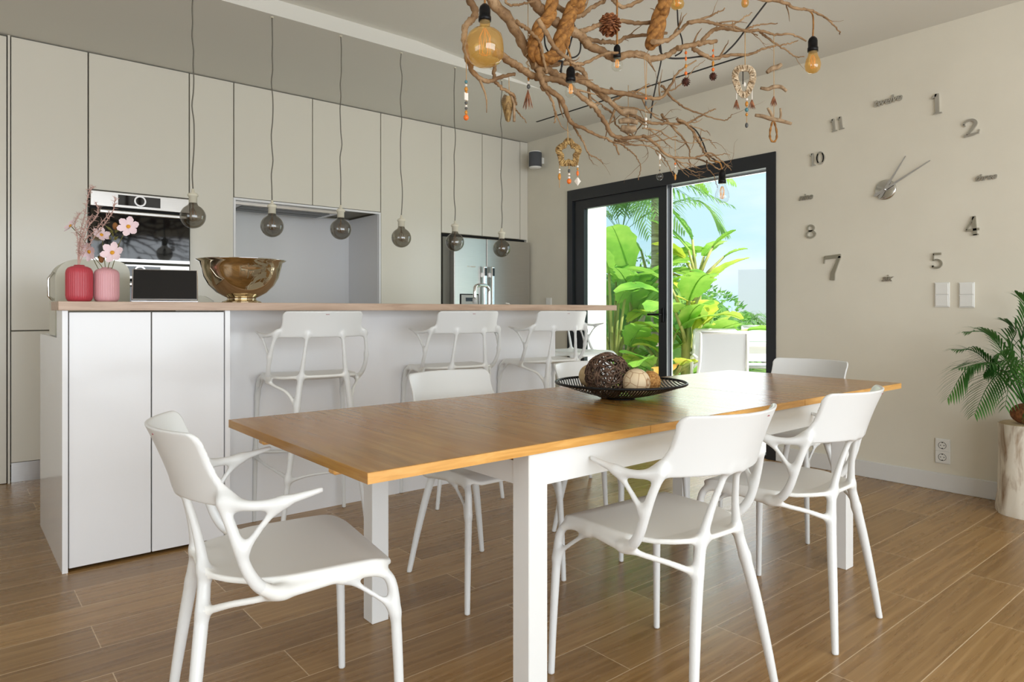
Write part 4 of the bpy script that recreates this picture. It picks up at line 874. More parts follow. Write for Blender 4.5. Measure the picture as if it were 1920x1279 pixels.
BR = [
 ([(900, -60), (922, 0), (956, 40), (983, 88), (1004, 120), (1015, 141), (1022, 165)], .018, .012, 0, 1),
 ([(960, -70), (999, 0), (1020, 24), (1052, 48), (1084, 64), (1105, 85), (1132, 98), (1153, 109), (1180, 102), (1203, 102), (1222, 110), (1249, 105), (1269, 92), (1293, 85), (1312, 80), (1328, 64), (1344, 54), (1365, 54), (1397, 57), (1426, 58), (1452, 65), (1482, 64), (1511, 76)], .017, .003, 0, 4),
 ([(1222, 78), (1248, 76), (1266, 66), (1288, 45), (1312, 37), (1338, 27), (1359, 16)], .009, .002, -.05, 2),
 ([(1290, 42), (1317, 40), (1349, 46), (1370, 48), (1397, 57), (1420, 66)], .007, .002, -.05, 2),
 ([(1365, 49), (1385, 40), (1400, 30), (1410, 23)], .004, .0015, -.05, 0),
 ([(1298, 90), (1317, 101), (1338, 110), (1365, 104), (1407, 102), (1429, 92), (1455, 86), (1480, 82), (1497, 76)], .008, .0018, .02, 1),
 ([(1400, -18), (1426, -2), (1466, 3), (1492, 16), (1519, 19), (1545, 32), (1566, 50), (1576, 64)], .0075, .002, 0, 2),
 ([(1420, 56), (1431, 64), (1452, 80), (1475, 95), (1492, 106), (1508, 106)], .005, .0018, 0, 1),
 ([(1392, 58), (1410, 50), (1430, 46), (1458, 44)], .004, .002, .03, 0),
 ([(1270, 90), (1300, 84), (1320, 80), (1343, 78)], .008, .007, -.04, 0),
 ([(878, -50), (882, 0), (892, 27), (874, 48), (871, 80), (879, 117), (892, 141), (916, 153), (943, 143), (967, 140)], .012, .005, .03, 1),
 ([(925, 95), (943, 106), (964, 120), (988, 136), (1009, 146), (1036, 149), (1063, 157), (1089, 181), (1116, 202), (1137, 234), (1150, 255), (1182, 259), (1209, 256), (1230, 271), (1253, 292), (1280, 296), (1306, 295), (1333, 287), (1349, 300), (1370, 316)], .0125, .002, 0, 6),
 ([(927, 122), (927, 149), (940, 165), (962, 178), (968, 196)], .006, .004, .05, 0),
 ([(962, 200), (975, 215), (988, 231)], .003, .0012, .05, 0),
 ([(1000, 122), (1025, 130), (1052, 143), (1089, 151), (1129, 170), (1169, 175), (1209, 183), (1240, 183), (1256, 162), (1274, 133), (1306, 114)], .013, .0025, .02, 4),
 ([(1009, 128), (1020, 160), (1052, 186), (1068, 226), (1089, 239), (1116, 252), (1150, 268), (1161, 290)], .010, .0025, -.03, 3),
 ([(1020, 162), (1036, 191), (1041, 212), (1039, 231)], .005, .002, -.05, 1),
 ([(1070, 225), (1080, 245), (1092, 263), (1100, 282), (1105, 290), (1118, 296), (1132, 307)], .004, .0015, 0, 2),
 ([(1152, 262), (1166, 271), (1180, 282), (1193, 295), (1201, 314), (1197, 337)], .0035, .0014, .05, 1),
 ([(1080, 140), (1100, 154), (1142, 189), (1169, 213), (1190, 217), (1214, 229), (1247, 232), (1288, 231), (1319, 214), (1343, 204)], .011, .0022, .08, 4),
 ([(1270, 222), (1288, 234), (1300, 248), (1315, 272), (1322, 289), (1334, 301), (1345, 306)], .0055, .003, .1, 3),
 ([(1240, 215), (1271, 248), (1284, 265), (1293, 281), (1292, 296), (1295, 315)], .005, .0015, .12, 2),
 ([(1240, 160), (1262, 185), (1285, 202), (1315, 214), (1355, 226), (1368, 220), (1374, 213)], .0045, .0014, .05, 1),
 ([(1270, 228), (1300, 238), (1325, 246), (1332, 254)], .003, .001, .1, 1), ([(1300, 257), (1322, 260), (1335, 268), (1343, 279)], .003, .001, .12, 1),
 ([(1230, 280), (1248, 300), (1258, 320), (1263, 330)], .0028, .001, .05, 1), ([(1260, 294), (1280, 310), (1300, 322), (1320, 322)], .0032, .001, .08, 3),
 ([(1262, 294), (1275, 315), (1292, 332)], .0028, .001, .05, 1), ([(1300, 296), (1330, 306), (1350, 318), (1362, 308), (1371, 320)], .0035, .0012, .12, 3),
 ([(1322, 290), (1340, 292), (1358, 288), (1368, 290)], .003, .001, .1, 1), ([(1325, 300), (1326, 316), (1338, 328), (1345, 352)], .0025, .0012, .15, 1),
 ([(1041, 8), (1063, 24), (1089, 29), (1105, 16), (1132, 2), (1140, -15)], .009, .006, .1, 1),
 ([(1084, 60), (1100, 56), (1116, 49), (1140, 42), (1164, 40), (1196, 43), (1233, 40), (1240, 30)], .0085, .006, .06, 1),
 ([(1089, 68), (1116, 77), (1140, 79), (1161, 78), (1177, 68), (1217, 66), (1250, 62)], .008, .005, .1, 2),
 ([(967, 40), (985, 52), (999, 64), (1012, 80), (1017, 101), (1025, 138)], .006, .004, -.06, 0),
 ([(1009, 35), (1025, 64), (1041, 90), (1063, 109), (1079, 120), (1100, 117), (1132, 102), (1158, 98)], .0075, .004, -.10, 1),
 ([(1140, -12), (1153, 3), (1169, 13), (1201, 0), (1215, -15)], .007, .006, .1, 0),
 ([(1075, 125), (1092, 133), (1100, 149), (1105, 175), (1108, 200)], .008, .005, .1, 1),
 ([(1000, 115), (1030, 122), (1060, 118), (1090, 128), (1100, 145)], .009, .006, .12, 1),
 ([(1110, 165), (1130, 185), (1160, 200), (1200, 205), (1235, 222), (1270, 240)], .005, .002, .12, 3),
 ([(1150, 190), (1170, 178), (1190, 172), (1215, 180)], .0045, .003, .12, 0),
 ([(1175, 215), (1182, 245), (1200, 262), (1230, 265), (1270, 255)], .004, .002, .14, 2),
 ([(1240, 172), (1262, 168), (1285, 150), (1300, 130), (1320, 114)], .003, .001, .05, 1),
 ([(1130, 200), (1150, 215), (1155, 232), (1175, 250), (1195, 262)], .004, .002, .15, 1),
 ([(942, -30), (950, 5), (968, 10), (985, 6), (1003, 2)], .004, .003, .0, 1),
 ([(1205, 240), (1235, 245), (1262, 262), (1300, 268), (1330, 262)], .0028, .001, .06, 3),
 ([(1160, 265), (1190, 272), (1222, 276), (1240, 300), (1250, 312)], .0035, .001, .0, 2),
 ([(1190, 220), (1222, 246), (1248, 268), (1262, 278)], .003, .0012, .1, 2),
]
for pts, r0, r1, off, tw in BR: branch(pts, r0, r1, 'branch', off, .05, tw)
# thick ropes that carry the branches: three twisted strands each
def rope(pts, r, offs=0.03, up=True):
    P = [at(x, y, depth(x, y)+offs)-CO for x, y in pts]
    if up: P = [Vector((P[0].x, P[0].y, 2.80-CO.z))]+P
    Q = [Vector(q) for q in spline(P, 14)]; m = MB()
    for s in range(3):
        S = []; L = 0
        for i, q in enumerate(Q):
            if i: L += (q-Q[i-1]).length
            T = (Q[min(i+1, len(Q)-1)]-Q[max(i-1, 0)]).normalized(); u = T.orthogonal().normalized() if i == 0 else (u-T*u.dot(T)).normalized(); v = T.cross(u); a = L/(r*6.5)*2*PI+s*2*PI/3
            S.append(q+(u*math.cos(a)+v*math.sin(a))*r*.5)
        m.tube(S, r*.62, 8)
    return m.obj('rope', ROPE, CH)
rope([(1036, -10), (1012, 50), (1000, 95), (1018, 113), (1042, 100), (1052, 66), (1073, 15)], .0215, .0)
rope([(1090, -20), (1073, 15), (1062, 60), (1048, 98), (1030, 110)], .0215, .03)
rope([(1246, -14), (1238, 20), (1226, 60), (1221, 82), (1232, 70), (1240, 30), (1256, -20)], .0225, .0)
def cable(pts, r=.0035, off=.05, parent=CH, mat=CORDB):
    Q = spline([at(x, y, depth(x, y)+off)-CO for x, y in pts], 6); return MB().tube(Q, r, 6).obj('cable', mat, parent)
cable([(1442, -2), (1402, 50), (1386, 72), (1370, 90), (1349, 106), (1314, 106), (1288, 109), (1256, 109), (1240, 100), (1236, 84)]); cable([(1238, 80), (1240, 110), (1232, 150), (1224, 190), (1220, 222)], .003)
cable([(1078, -10), (1075, 40), (1088, 75), (1086, 100), (1072, 108), (1066, 95)], .003); cable([(1020, 60), (1024, 90), (1042, 112), (1055, 116), (1050, 135)], .003); cable([(1270, 18), (1272, 50), (1279, 76), (1278, 96), (1266, 105)], .003)
cable([(1288, 234), (1305, 245), (1318, 268), (1326, 288), (1340, 300), (1352, 308)], .003, .1); cable([(1078, 48), (1062, 108), (1054, 118), (1052, 138)], .003)

def bulb(px, py_top, py_glass, py_bot, wpx, D, kind, mat, rs, sockmat=BLACKM, cordtop=None):
    """socket from py_top to py_glass, glass from there to py_bot"""
    top = at(px, py_top, D)-CO; g0 = at(px, py_glass, D)-CO; bo = at(px, py_bot, D)-CO; r = wpx/1280*D/2
    t = bpy.data.objects.new('bulb_holder', None); COL.objects.link(t); t.parent = CH; t.location = g0; h = (top-g0).z; L = (g0-bo).z
    MB().lathe([(.001, h), (rs*.45, h), (rs*.85, h*.86), (rs, h*.7), (rs, h*.28), (rs*1.12, h*.26), (rs*1.12, 0), (.001, 0)], 20).obj('socket', sockmat, t)
    if kind == 'big': P = [(.001, -L), (r*.42, -L*.98), (r*.74, -L*.91), (r*.93, -L*.78), (r*1.0, -L*.60), (r*.96, -L*.43), (r*.82, -L*.29), (r*.58, -L*.20), (r*.36, -L*.165), (.0165, -L*.13), (.0165, 0.0)]
    elif kind == 'st': P = [(.001, -L), (r*.4, -L*.98), (r*.8, -L*.90), (r*1.0, -L*.72), (r*.95, -L*.5), (r*.7, -L*.25), (rs*.9, -L*.05), (rs*.9, 0)]
    else: P = [(.001, -L), (r*.5, -L*.965), (r*.87, -L*.83), (r, -L*.62), (r*.88, -L*.40), (r*.66, -L*.22), (rs*.92, -L*.06), (rs*.92, 0)]
    n = 28; md = (lambda a, z: 1+.045*math.sin(3*a+1)*math.sin(z*60)) if kind == 'big' else None
    g = MB().lathe(P, n, mod=md).obj('bulb', mat, t); f = MB(); c = -L*.5
    for k in range(6):
        a = k*PI/3; f.tube([(.003*math.cos(a), .003*math.sin(a), c*.3), (r*.30*math.cos(a), r*.30*math.sin(a), c*.7), (r*.26*math.cos(a+.5), r*.26*math.sin(a+.5), c*1.45), (.003, 0, c*1.5)], .0012, 5)
    f.obj('filament', FILAM, g)
    if cordtop:
        pts = [at(x, y, D)-CO-g0 for x, y in cordtop]+[Vector((0, 0, h-.002))]; MB().tube(spline(pts, 5), .0035, 6).obj('cord', ROPE if kind != 'x' else CORDB, t)
bulb(909, 8, 40, 125, 74, 2.16, 'big', AMBER, .0180, cordtop=[(908, -30), (909, -5)])
bulb(1070, 125, 153, 183, 22, 2.30, 'a', CLEARG, .0150, cordtop=[(1060, 80), (1069, 105)])
bulb(1157, 84, 108, 133, 22, 2.50, 'a', CLEARG, .0125, cordtop=[(1157, -10), (1157, 40)])
bulb(1524, 69, 97, 138, 29, 2.78, 'a', AMBER, .0185, cordtop=[(1512, 17), (1523, 26), (1525, 45)])
bulb(1354, 318, 344, 382, 26, 2.90, 'st', CLEARG, .0145, cordtop=[(1340, 302), (1350, 306)])
bulb(1270, -30, -8, 18, 26, 2.62, 'a', AMBER, .016, cordtop=[(1270, -80), (1270, -50)]); bulb(1397, -26, -8, 14, 14, 2.75, 'a', AMBER, .012, cordtop=[(1397, -60), (1397, -40)])

# ------------------------------------------------------------------ ornaments hanging from the branches
def beads(t, C0, seq, D, px):
    for (y0, y1, wpx, mat) in seq:
        a = at(px, y0, D)-C0; b = at(px, y1, D)-C0; m = MB().ball((a+b)/2, 1.0, 12, 8, (wpx/1280*D/2, wpx/1280*D/2, (a-b).z/2)).obj('bead', mat, t)
def string(t, C0, pts, D, r=.0012, mat=STRING, nm='string'):
    MB().tube([at(x, y, D)-C0 for x, y in pts], r, 5).obj(nm, mat, t)
def orn(name, label, cat, px, py, D): c = at(px, py, D); return thing(name, label, cat, c), c
def tassel(t, C0, px, y0, y1, wpx, D, mat=FEATH, n=26):
    m = MB(); a = at(px, y0, D)-C0
    for k in range(n):
        b = at(px+rng.uniform(-.5, .5)*wpx, y1-rng.uniform(0, .25)*(y1-y0), D+rng.uniform(-.01, .01))-C0; m.tube([a, a.lerp(b, .5)+Vector((0, 0, .002)), b], [.0012, .0012, .0005], 4)
    m.obj('tassel', mat, t)
t, C0 = orn('bead_string', 'string of blue, amber and orange beads below the big amber bulb', 'ornament', 874, 100, 2.22); string(t, C0, [(874, 90), (875, 218)], 2.22)
beads(t, C0, [(150, 157, 6, TEALB), (158, 162, 5, WHITEB), (163, 172, 7, AMBERB), (172, 175, 6, AMBERB), (190, 196, 6, GREYB), (197, 201, 5, WHITEB), (201, 206, 6, GREYB), (207, 215, 6, AMBERB), (215, 226, 10, ORANGE)], 2.22, 874)
MB().box(-.007, .007, -.002, .002, -.012, .012).obj('shell_plate', WHITEB, t, tuple(at(874, 181, 2.22)-C0))
t, C0 = orn('shell_ornament', 'wicker shell woven over twigs, hanging left below the trunk', 'ornament', 955, 170, 2.31); string(t, C0, [(954, 140), (955, 176)], 2.34)
m = MB()
for k in range(26):
    y = 178+k*1.9; wl = 17*math.sin(min(1, (k+4)/14)*PI/2)*(1-k/34); m.tube([at(953-wl, y, 2.34)-C0, at(953, y+3, 2.31)-C0, at(953+wl*.75, y+1, 2.34)-C0], .0017, 5)
m.obj('woven_body', WEAVE, t); MB().tube([at(955, 172, 2.33)-C0, at(964, 195, 2.33)-C0, at(964, 228, 2.33)-C0], .005, 7).obj('stick', DRIFT2, t)
t, C0 = orn('feather_charm', 'twisted pale chain with beads and a brown feather tassel', 'ornament', 990, 10, 2.36); string(t, C0, [(990, 0), (990, 150)], 2.36, .0012)
m = MB(); m.tube([at(990+3.5*math.sin(k*.9), 66+k*2, 2.36+.008*math.cos(k*.9))-C0 for k in range(32)], .0022, 5); m.obj('twisted_chain', WICKP, t)
beads(t, C0, [(142, 152, 5, AMBERB), (153, 158, 6, WHITEB), (158, 167, 7, GREYB)], 2.36, 991); tassel(t, C0, 990, 168, 207, 20, 2.36)
def pinecone(label, px, py, D, r, mat, n=60, loop=None, seq=()):
    t = thing('pine_cone', label, 'pine cone', at(px, py, D)); C0 = at(px, py, D); m = MB().ball((0, 0, 0), r*.7, 10, 8, (1, 1, 1.15))
    for k in range(n):
        z = 1-2*(k+.5)/n; a = k*2.39996; rr = math.sqrt(1-z*z); d = Vector((rr*math.cos(a), rr*math.sin(a), z)); s = d.cross(Vector((0, 0, 1))).normalized()*r*.26; b = d*r*.55+Vector((0, 0, .05*r)); tpt = d*r*1.05-Vector((0, 0, r*.12)); u = Vector((0, 0, r*.06))
        m.add([b-s*.6, b+s*.6, tpt+s, tpt+d*r*.12, tpt-s, b-s*.6+u, b+s*.6+u, tpt+s+u, tpt+d*r*.12+u, tpt-s+u], [(0, 1, 2, 3, 4), (9, 8, 7, 6, 5), (0, 5, 6, 1), (1, 6, 7, 2), (2, 7, 8, 3), (3, 8, 9, 4), (4, 9, 5, 0)])
    m.obj('scales', mat, t)
    if loop: string(t, C0, loop, D)
    if seq: beads(t, C0, seq, D, px)
pinecone('large open brown pine cone resting on the branches near the top', 1143, 45, 2.50, .037, CONE, 70)
pinecone('small dark cone under orange beads, the left one of two', 1286, 153, 2.62, .0150, CONED, 50, [(1286, 90), (1286, 148)], [(96, 102, 5, ORANGE), (106, 114, 4, ORANGE), (120, 128, 5, AMBERB), (134, 141, 6, ORANGE)])
pinecone('small dark cone under orange beads, the right one of two', 1337, 143, 2.69, .0140, CONED, 50, [(1338, 78), (1337, 138)], [(92, 97, 4, ORANGE), (102, 108, 5, ORANGE), (114, 124, 5, AMBERB), (127, 134, 6, ORANGE)])
def hoop(name, label, px, py, D, rx, ry, ripple, n, mat, tube_r=.0018, band=12):
    t, C0 = orn(name, label, 'ornament', px, py, D); m = MB(); 
    for k in range(13):
        ph = rng.uniform(0, 6); q = []
        for i in range(90):
            a = 2*PI*i/89; rad = 1+ripple*math.cos(n*a+PI/2*3); w_ = band*math.sin(11*a*(1 if k % 2 else -1)+ph)*.5
            q.append(at(px+(rx*rad+w_)*math.cos(a), py-(ry*rad+w_)*math.sin(a), D+.006*math.cos(13*a+ph))-C0)
        m.tube(q, tube_r, 5, caps=False)
    m.obj('woven_hoop', mat, t); return t, C0
t, C0 = hoop('star_wreath', 'small star-shaped wicker wreath with beads hanging left of the garden door', 1066, 287, 2.44, 17, 20, .13, 5, WEAVE)
string(t, C0, [(1064, 228), (1065, 262)], 2.44)
for (px, a, b) in ((1049, 310, 352), (1067, 312, 340), (1083, 305, 345)): string(t, C0, [(px, a-8), (px, b)], 2.44)
beads(t, C0, [(316, 320, 4, WHITEB), (321, 325, 4, WHITEB), (325, 338, 6, AMBERB)], 2.44, 1049); beads(t, C0, [(317, 324, 5, GREYB), (325, 329, 5, WHITEB), (331, 335, 5, WHITEB), (335, 345, 9, ORANGE)], 2.44, 1067); beads(t, C0, [(310, 314, 4, WHITEB), (315, 319, 4, AMBERB), (320, 330, 5, ORANGE)], 2.44, 1083)
c_ = at(1083, 340, 2.44)-C0; MB().add([c_+Vector((0, 0, .016)), c_+Vector((.009, -.008, 0)), c_+Vector((-.006, -.006, 0)), c_+Vector((-.009, .008, 0)), c_+Vector((.006, .006, 0)), c_-Vector((0, 0, .016))], [(0, 1, 2), (0, 2, 3), (0, 3, 4), (0, 4, 1), (5, 2, 1), (5, 3, 2), (5, 4, 3), (5, 1, 4)]).obj('crystal', WHITEB, t)
t, C0 = hoop('dream_catcher', 'pale woven heart-shaped dream catcher with feathers hanging in front of the clock wall', 1395, 150, 2.69, 16, 25, .12, 3, WICKP)
string(t, C0, [(1397, 57), (1397, 124)], 2.69, .0016); string(t, C0, [(1393, 128), (1393, 158)], 2.69, .002, CORDB)
for px in (1381, 1410): string(t, C0, [(px, 168), (px, 188)], 2.69, .002, WHITEB, 'white_thread'); tassel(t, C0, px, 186, 206, 14, 2.69)
string(t, C0, [(1400, 180), (1400, 238)], 2.69); beads(t, C0, [(184, 189, 5, WHITEB), (190, 200, 6, AMBERB), (202, 210, 7, TEALB), (212, 218, 5, AMBERB), (230, 240, 6, GREYB)], 2.69, 1400); beads(t, C0, [(154, 163, 5, WHITEB)], 2.69, 1396)
def stick(name, label, px, py, D, shapes, lines, mat=DRIFT2):
    t, C0 = orn(name, label, 'ornament', px, py, D)
    for pts, r in shapes:
        Q = spline([at(x, y, D)-C0 for x, y in pts], 5); MB().tube(Q, [r*(.75+.3*math.sin(PI*i/(len(Q)-1))) for i in range(len(Q))], 8).obj('driftwood_piece', mat, t)
    for l_ in lines: string(t, C0, l_, D)
    return t, C0
t, C0 = stick('driftwood_mobile', 'hanging mobile of three grey driftwood pieces ending in a knotted rope loop', 1450, 80, 2.74, [([(1438, 136), (1447, 129), (1457, 126), (1465, 121)], .010), ([(1426, 165), (1440, 167), (1450, 163), (1464, 163), (1475, 171)], .008), ([(1416, 216), (1430, 218), (1446, 223), (1462, 226), (1484, 232)], .0085), ([(1439, 202), (1445, 212), (1450, 223)], .006), ([(1463, 203), (1464, 215), (1462, 226)], .0045)], [[(1451, 66), (1451, 222)]])
tassel(t, C0, 1451, 180, 200, 14, 2.74)
q = [at(1450+9*math.sin(a)*(.35+.65*(1-math.cos(a))/2), 246-20*math.cos(a), 2.74)-C0 for a in np.linspace(0, 2*PI, 28)]; MB().tube(q, [.004*(1+.3*math.sin(i*2.2)) for i in range(28)], 7, caps=False).obj('rope_loop', ROPE, t)
t, C0 = orn('crystal_string', 'crystal drop on a double jute string among the branches', 'ornament', 1210, 150, 2.55); string(t, C0, [(1208, 104), (1211, 180)], 2.55); string(t, C0, [(1213, 106), (1211, 180)], 2.55); string(t, C0, [(1211, 180), (1211, 238)], 2.55, .0008)
beads(t, C0, [(182, 187, 4, ORANGE), (189, 199, 4, GREYB), (202, 219, 7, CLEARG), (220, 227, 5, WHITEB), (229, 233, 3, WHITEB), (235, 240, 3, WHITEB)], 2.55, 1211)
t, C0 = orn('crystal_ball', 'small clear crystal ball on a beaded string before the door frame', 'ornament', 1237, 260, 2.70); string(t, C0, [(1237, 246), (1237, 325)], 2.70, .0008); beads(t, C0, [(288, 300, 5, WHITEB), (308, 312, 4, WHITEB), (318, 321, 3, GREYB), (324, 338, 13, CLEARG)], 2.70, 1237)
t, C0 = orn('small_charm', 'tiny bead charm with a metal plate hanging beside the crystal ball', 'ornament', 1266, 255, 2.76); string(t, C0, [(1266, 250), (1266, 338)], 2.76, .001); beads(t, C0, [(305, 309, 4, ORANGE), (311, 314, 4, WHITEB), (326, 338, 4, AMBERB)], 2.76, 1266); MB().box(-.012, .012, -.001, .001, -.010, .010, 0, Matrix.Rotation(R(30), 4, 'Y')).obj('metal_plate', MIRR, t, tuple(at(1267, 321, 2.76)-C0))
t, C0 = stick('wood_slice_stack', 'stack of grey driftwood slices hanging deep inside the branches', 1178, 190, 2.68, [([(1163, 211), (1178, 208), (1194, 212)], .014), ([(1160, 228), (1176, 226), (1196, 230)], .012), ([(1164, 240), (1180, 243), (1192, 240)], .016), ([(1158, 263), (1168, 261), (1176, 264)], .010)], [[(1178, 160), (1178, 268)]])

# ------------------------------------------------------------------ indoor palm on a tree stump
SB = Vector((4.425, 1.03, 0))
stp = thing('tree_stump', 'bleached tree stump stool cut by the right edge of the picture', 'stump', SB)
P = [(.150, 0), (.152, .03), (.142, .10), (.139, .22), (.134, .34), (.137, .45), (.139, .478)]
nz = [rng.uniform(0, 6) for _ in range(4)]
MB().lathe(P, 60, mod=lambda a, z: 1+.035*math.sin(3*a+nz[0]+z*2)+.02*math.sin(7*a+nz[1]-z*5)+.008*math.sin(17*a+z*3)).obj('bark', BARK, stp)
MB().lathe([(.001, .476), (.134, .476), (.137, .470)], 60, mod=lambda a, z: 1+.035*math.sin(3*a+nz[0]+1)+.02*math.sin(7*a+nz[1]-2.5)).obj('cut_top', CUTW, stp)
pl = thing('potted_palm', 'green feathery palm growing from a brown coir ball on the stump', 'plant', SB+Vector((.0, .01, .478)))
MB().ball((0, 0, .052), .075, 24, 16, (1, 1, .75)).obj('coir_ball', SOIL, pl); PO = Vector(pl.location)
def frond(mb, pts, leaf, n, w_, droop=.35, side=None, start=.18):
    Q = [Vector(q) for q in spline(pts, 8)]; k = len(Q); mb.tube(Q, [.0045*(1-.8*i/k) for i in range(k)], 5)
    for j in range(n):
        t = start+(1-start)*j/(n-1); x = t*(k-1); i = min(int(x), k-2); p = Q[i].lerp(Q[i+1], x-i); T = (Q[i+1]-Q[i]).normalized(); S = T.cross(Vector((0, 0, 1))); S = S.normalized() if S.length > .01 else Vector((1, 0, 0))
        ll = leaf*(math.sin(PI*min(.97, .18+.80*t))**.6)*rng.uniform(.9, 1.1)
        for s in (-1, 1):
            d = (T*(.75+.5*t)+S*s*.8+Vector((0, 0, .12))).normalized(); e = Vector((0, 0, -droop*ll)); A = p; B_ = p+d*ll*.35+e*.05; C_ = p+d*ll*.7+e*.35; E_ = p+d*ll+e
            nn = d.cross(Vector((0, 0, 1))).normalized()*w_; mb.add([A-nn*.3, A+nn*.3, B_+nn, B_-nn, C_+nn*.8, C_-nn*.8, E_], [(0, 1, 2, 3), (3, 2, 4, 5), (5, 4, 6)], True)
fr_d = [([(1902, 770), (1870, 700), (1830, 660), (1790, 655)], 3.60), ([(1902, 770), (1860, 690), (1815, 690), (1778, 745)], 3.5), ([(1900, 765), (1880, 660), (1850, 625), (1812, 622)], 3.66), ([(1903, 765), (1885, 700), (1855, 720), (1828, 775)], 3.42), ([(1903, 765), (1895, 660), (1905, 620), (1880, 600)], 3.7),
        ([(1905, 765), (1915, 700), (1900, 680), (1885, 760)], 3.36), ([(1906, 765), (1925, 650), (1960, 620), (2010, 640)], 3.6), ([(1906, 765), (1935, 700), (1975, 690), (2010, 740)], 3.45), ([(1905, 765), (1915, 650), (1925, 580), (1905, 550)], 3.62), ([(1906, 765), (1930, 720), (1945, 740), (1950, 800)], 3.4), ([(1902, 765), (1878, 690), (1850, 680), (1800, 690)], 3.45), ([(1903, 765), (1890, 680), (1868, 665), (1845, 700)], 3.56)]
for pts, D in fr_d:
    n = len(pts); V3 = [Vector((0.0, 0.0, .09))]+[at(x, y, 3.62+(D-3.62)*(i+1)/(n-1))-PO for i, (x, y) in enumerate(pts[1:])]
    for v in V3: v.x = min(v.x, XW-.03-PO.x)
    m = MB(); frond(m, V3, .17, 24, .0050, .30); 
    m.v = [(min(x, XW-.012-PO.x), y, z) for x, y, z in m.v]; m.obj('frond', PALMIN, pl)

# ------------------------------------------------------------------ outside the garden door
tag(MB().box(XW+.25, 9.0, -4, 9.5, -.12, -.02).obj('terrace_floor', TERR), kind='structure')
tag(MB().box(9.0, 70, -40, 60, -.16, -.06).obj('lawn', GRASSM), kind='structure')
struct('wall_garden', MB().box(XW+.25, 5.23, 4.775, 5.0, -.02, 2.75), WHITEX)
struct('trim_2', MB().box(XW+.25, 5.03, 1.0, 6.2, 2.33, 2.50), WHITEX)      # canopy slab over the door
hx = at(1384, 582, 20.0)
hm = Matrix.Translation((hx.x, hx.y, 0)) @ Matrix.Rotation(math.radians(-60), 4, 'Z')
tag(MB().box(0, 9, 0, 5, -.1, 2.27, 0, hm).obj('white_house', plain('pale_house_render', srgb(232, 226, 246), 0.9)), 'plain white neighbouring building beyond the garden', 'building')
def blade(L, W, curl, fold, splits=0, n=16, ragged=0.0):
    """banana leaf along local +x, arching down by curl; returns verts, faces"""
    vs = []; fs = []; p = Vector((0, 0, 0)); a = 0
    for i in range(n+1):
        t = i/n; w_ = W*(math.sin(PI*(t*.93+.035))**.55)*(1-.12*t); a = -curl*t; 
        if i: p = p+Vector((math.cos(a), 0, math.sin(a)))*L/n
        up = Vector((-math.sin(a), 0, math.cos(a)))
        for s, q in ((-1, 1), (-.5, .55), (0, 0), (.5, .55), (1, 1)):
            rg = 1-ragged*(.35*abs(math.sin(i*2.4+s*3))) if abs(s) == 1 else 1
            vs.append(p+Vector((0, s*w_*rg, 0))+up*(fold*w_*q*(1-.5*q))+Vector((0, 0, .02*W*math.sin(i*1.9)*abs(s))))
    for i in range(n):
        for j in range(4):
            if splits and (i*7+j*3) % splits == 0 and j in (0, 3): continue
            fs.append((i*5+j, i*5+j+1, i*5+6+j, i*5+5+j))
    return vs, fs
def banana(label, base, height, leaves, trunk_r=.09, lean=(0, 0), stalkmat=STALK):
    t = thing('banana_plant', label, 'plant', base, 0, 'broad-leaved garden plants')
    k = 8; MB().tube([(lean[0]*(i/k)**1.3, lean[1]*(i/k)**1.3, height*i/k) for i in range(k+1)], [trunk_r*(1-.35*i/k) for i in range(k+1)], 12).obj('stem', stalkmat, t)
    for (h0, az, el, sl, L, W, curl, mt) in leaves:
        f = h0/height if height else 0; b = Vector((lean[0]*min(1, f)**1.3, lean[1]*min(1, f)**1.3, min(h0, height))); d = Vector((math.cos(R(az))*math.cos(R(el)), math.sin(R(az))*math.cos(R(el)), math.sin(R(el))))
        tip = b+d*sl; g = MB().tube([b, b+d*sl*.5+Vector((0, 0, .02)), tip], [.03, .02, .014], 7); g.obj('leaf_stalk', STALK, t)
        el2 = R(el*.75); M = Matrix.Translation(tip) @ Matrix.Rotation(R(az), 4, 'Z') @ Matrix.Rotation(-el2, 4, 'Y') @ Matrix.Rotation(rng.uniform(-.5, .5), 4, 'X')
        vs, fs = blade(L, W, curl, .25, 9 if rng.random() < .5 else 0, ragged=.5); o = MB().add(vs, fs, True, M); o.tube([M @ vs[i*5+2] for i in range(17)], [.012*(1-.8*i/16) for i in range(17)], 5).obj('leaf', {'g': BANANA, 'y': BANANAY, 'd': BANDRY}[mt], t)
    return t
def rand_leaves(n, h, hv, L, W, kinds='gggy', el=(35, 80), azr=(0, 360)):
    return [(h*rng.uniform(*hv), rng.uniform(*azr), rng.uniform(*el), rng.uniform(.2, .5), L*.72*rng.uniform(.8, 1.15), W*rng.uniform(.8, 1.15), rng.uniform(.5, 1.4), kinds[rng.integers(len(kinds))]) for _ in range(n)]
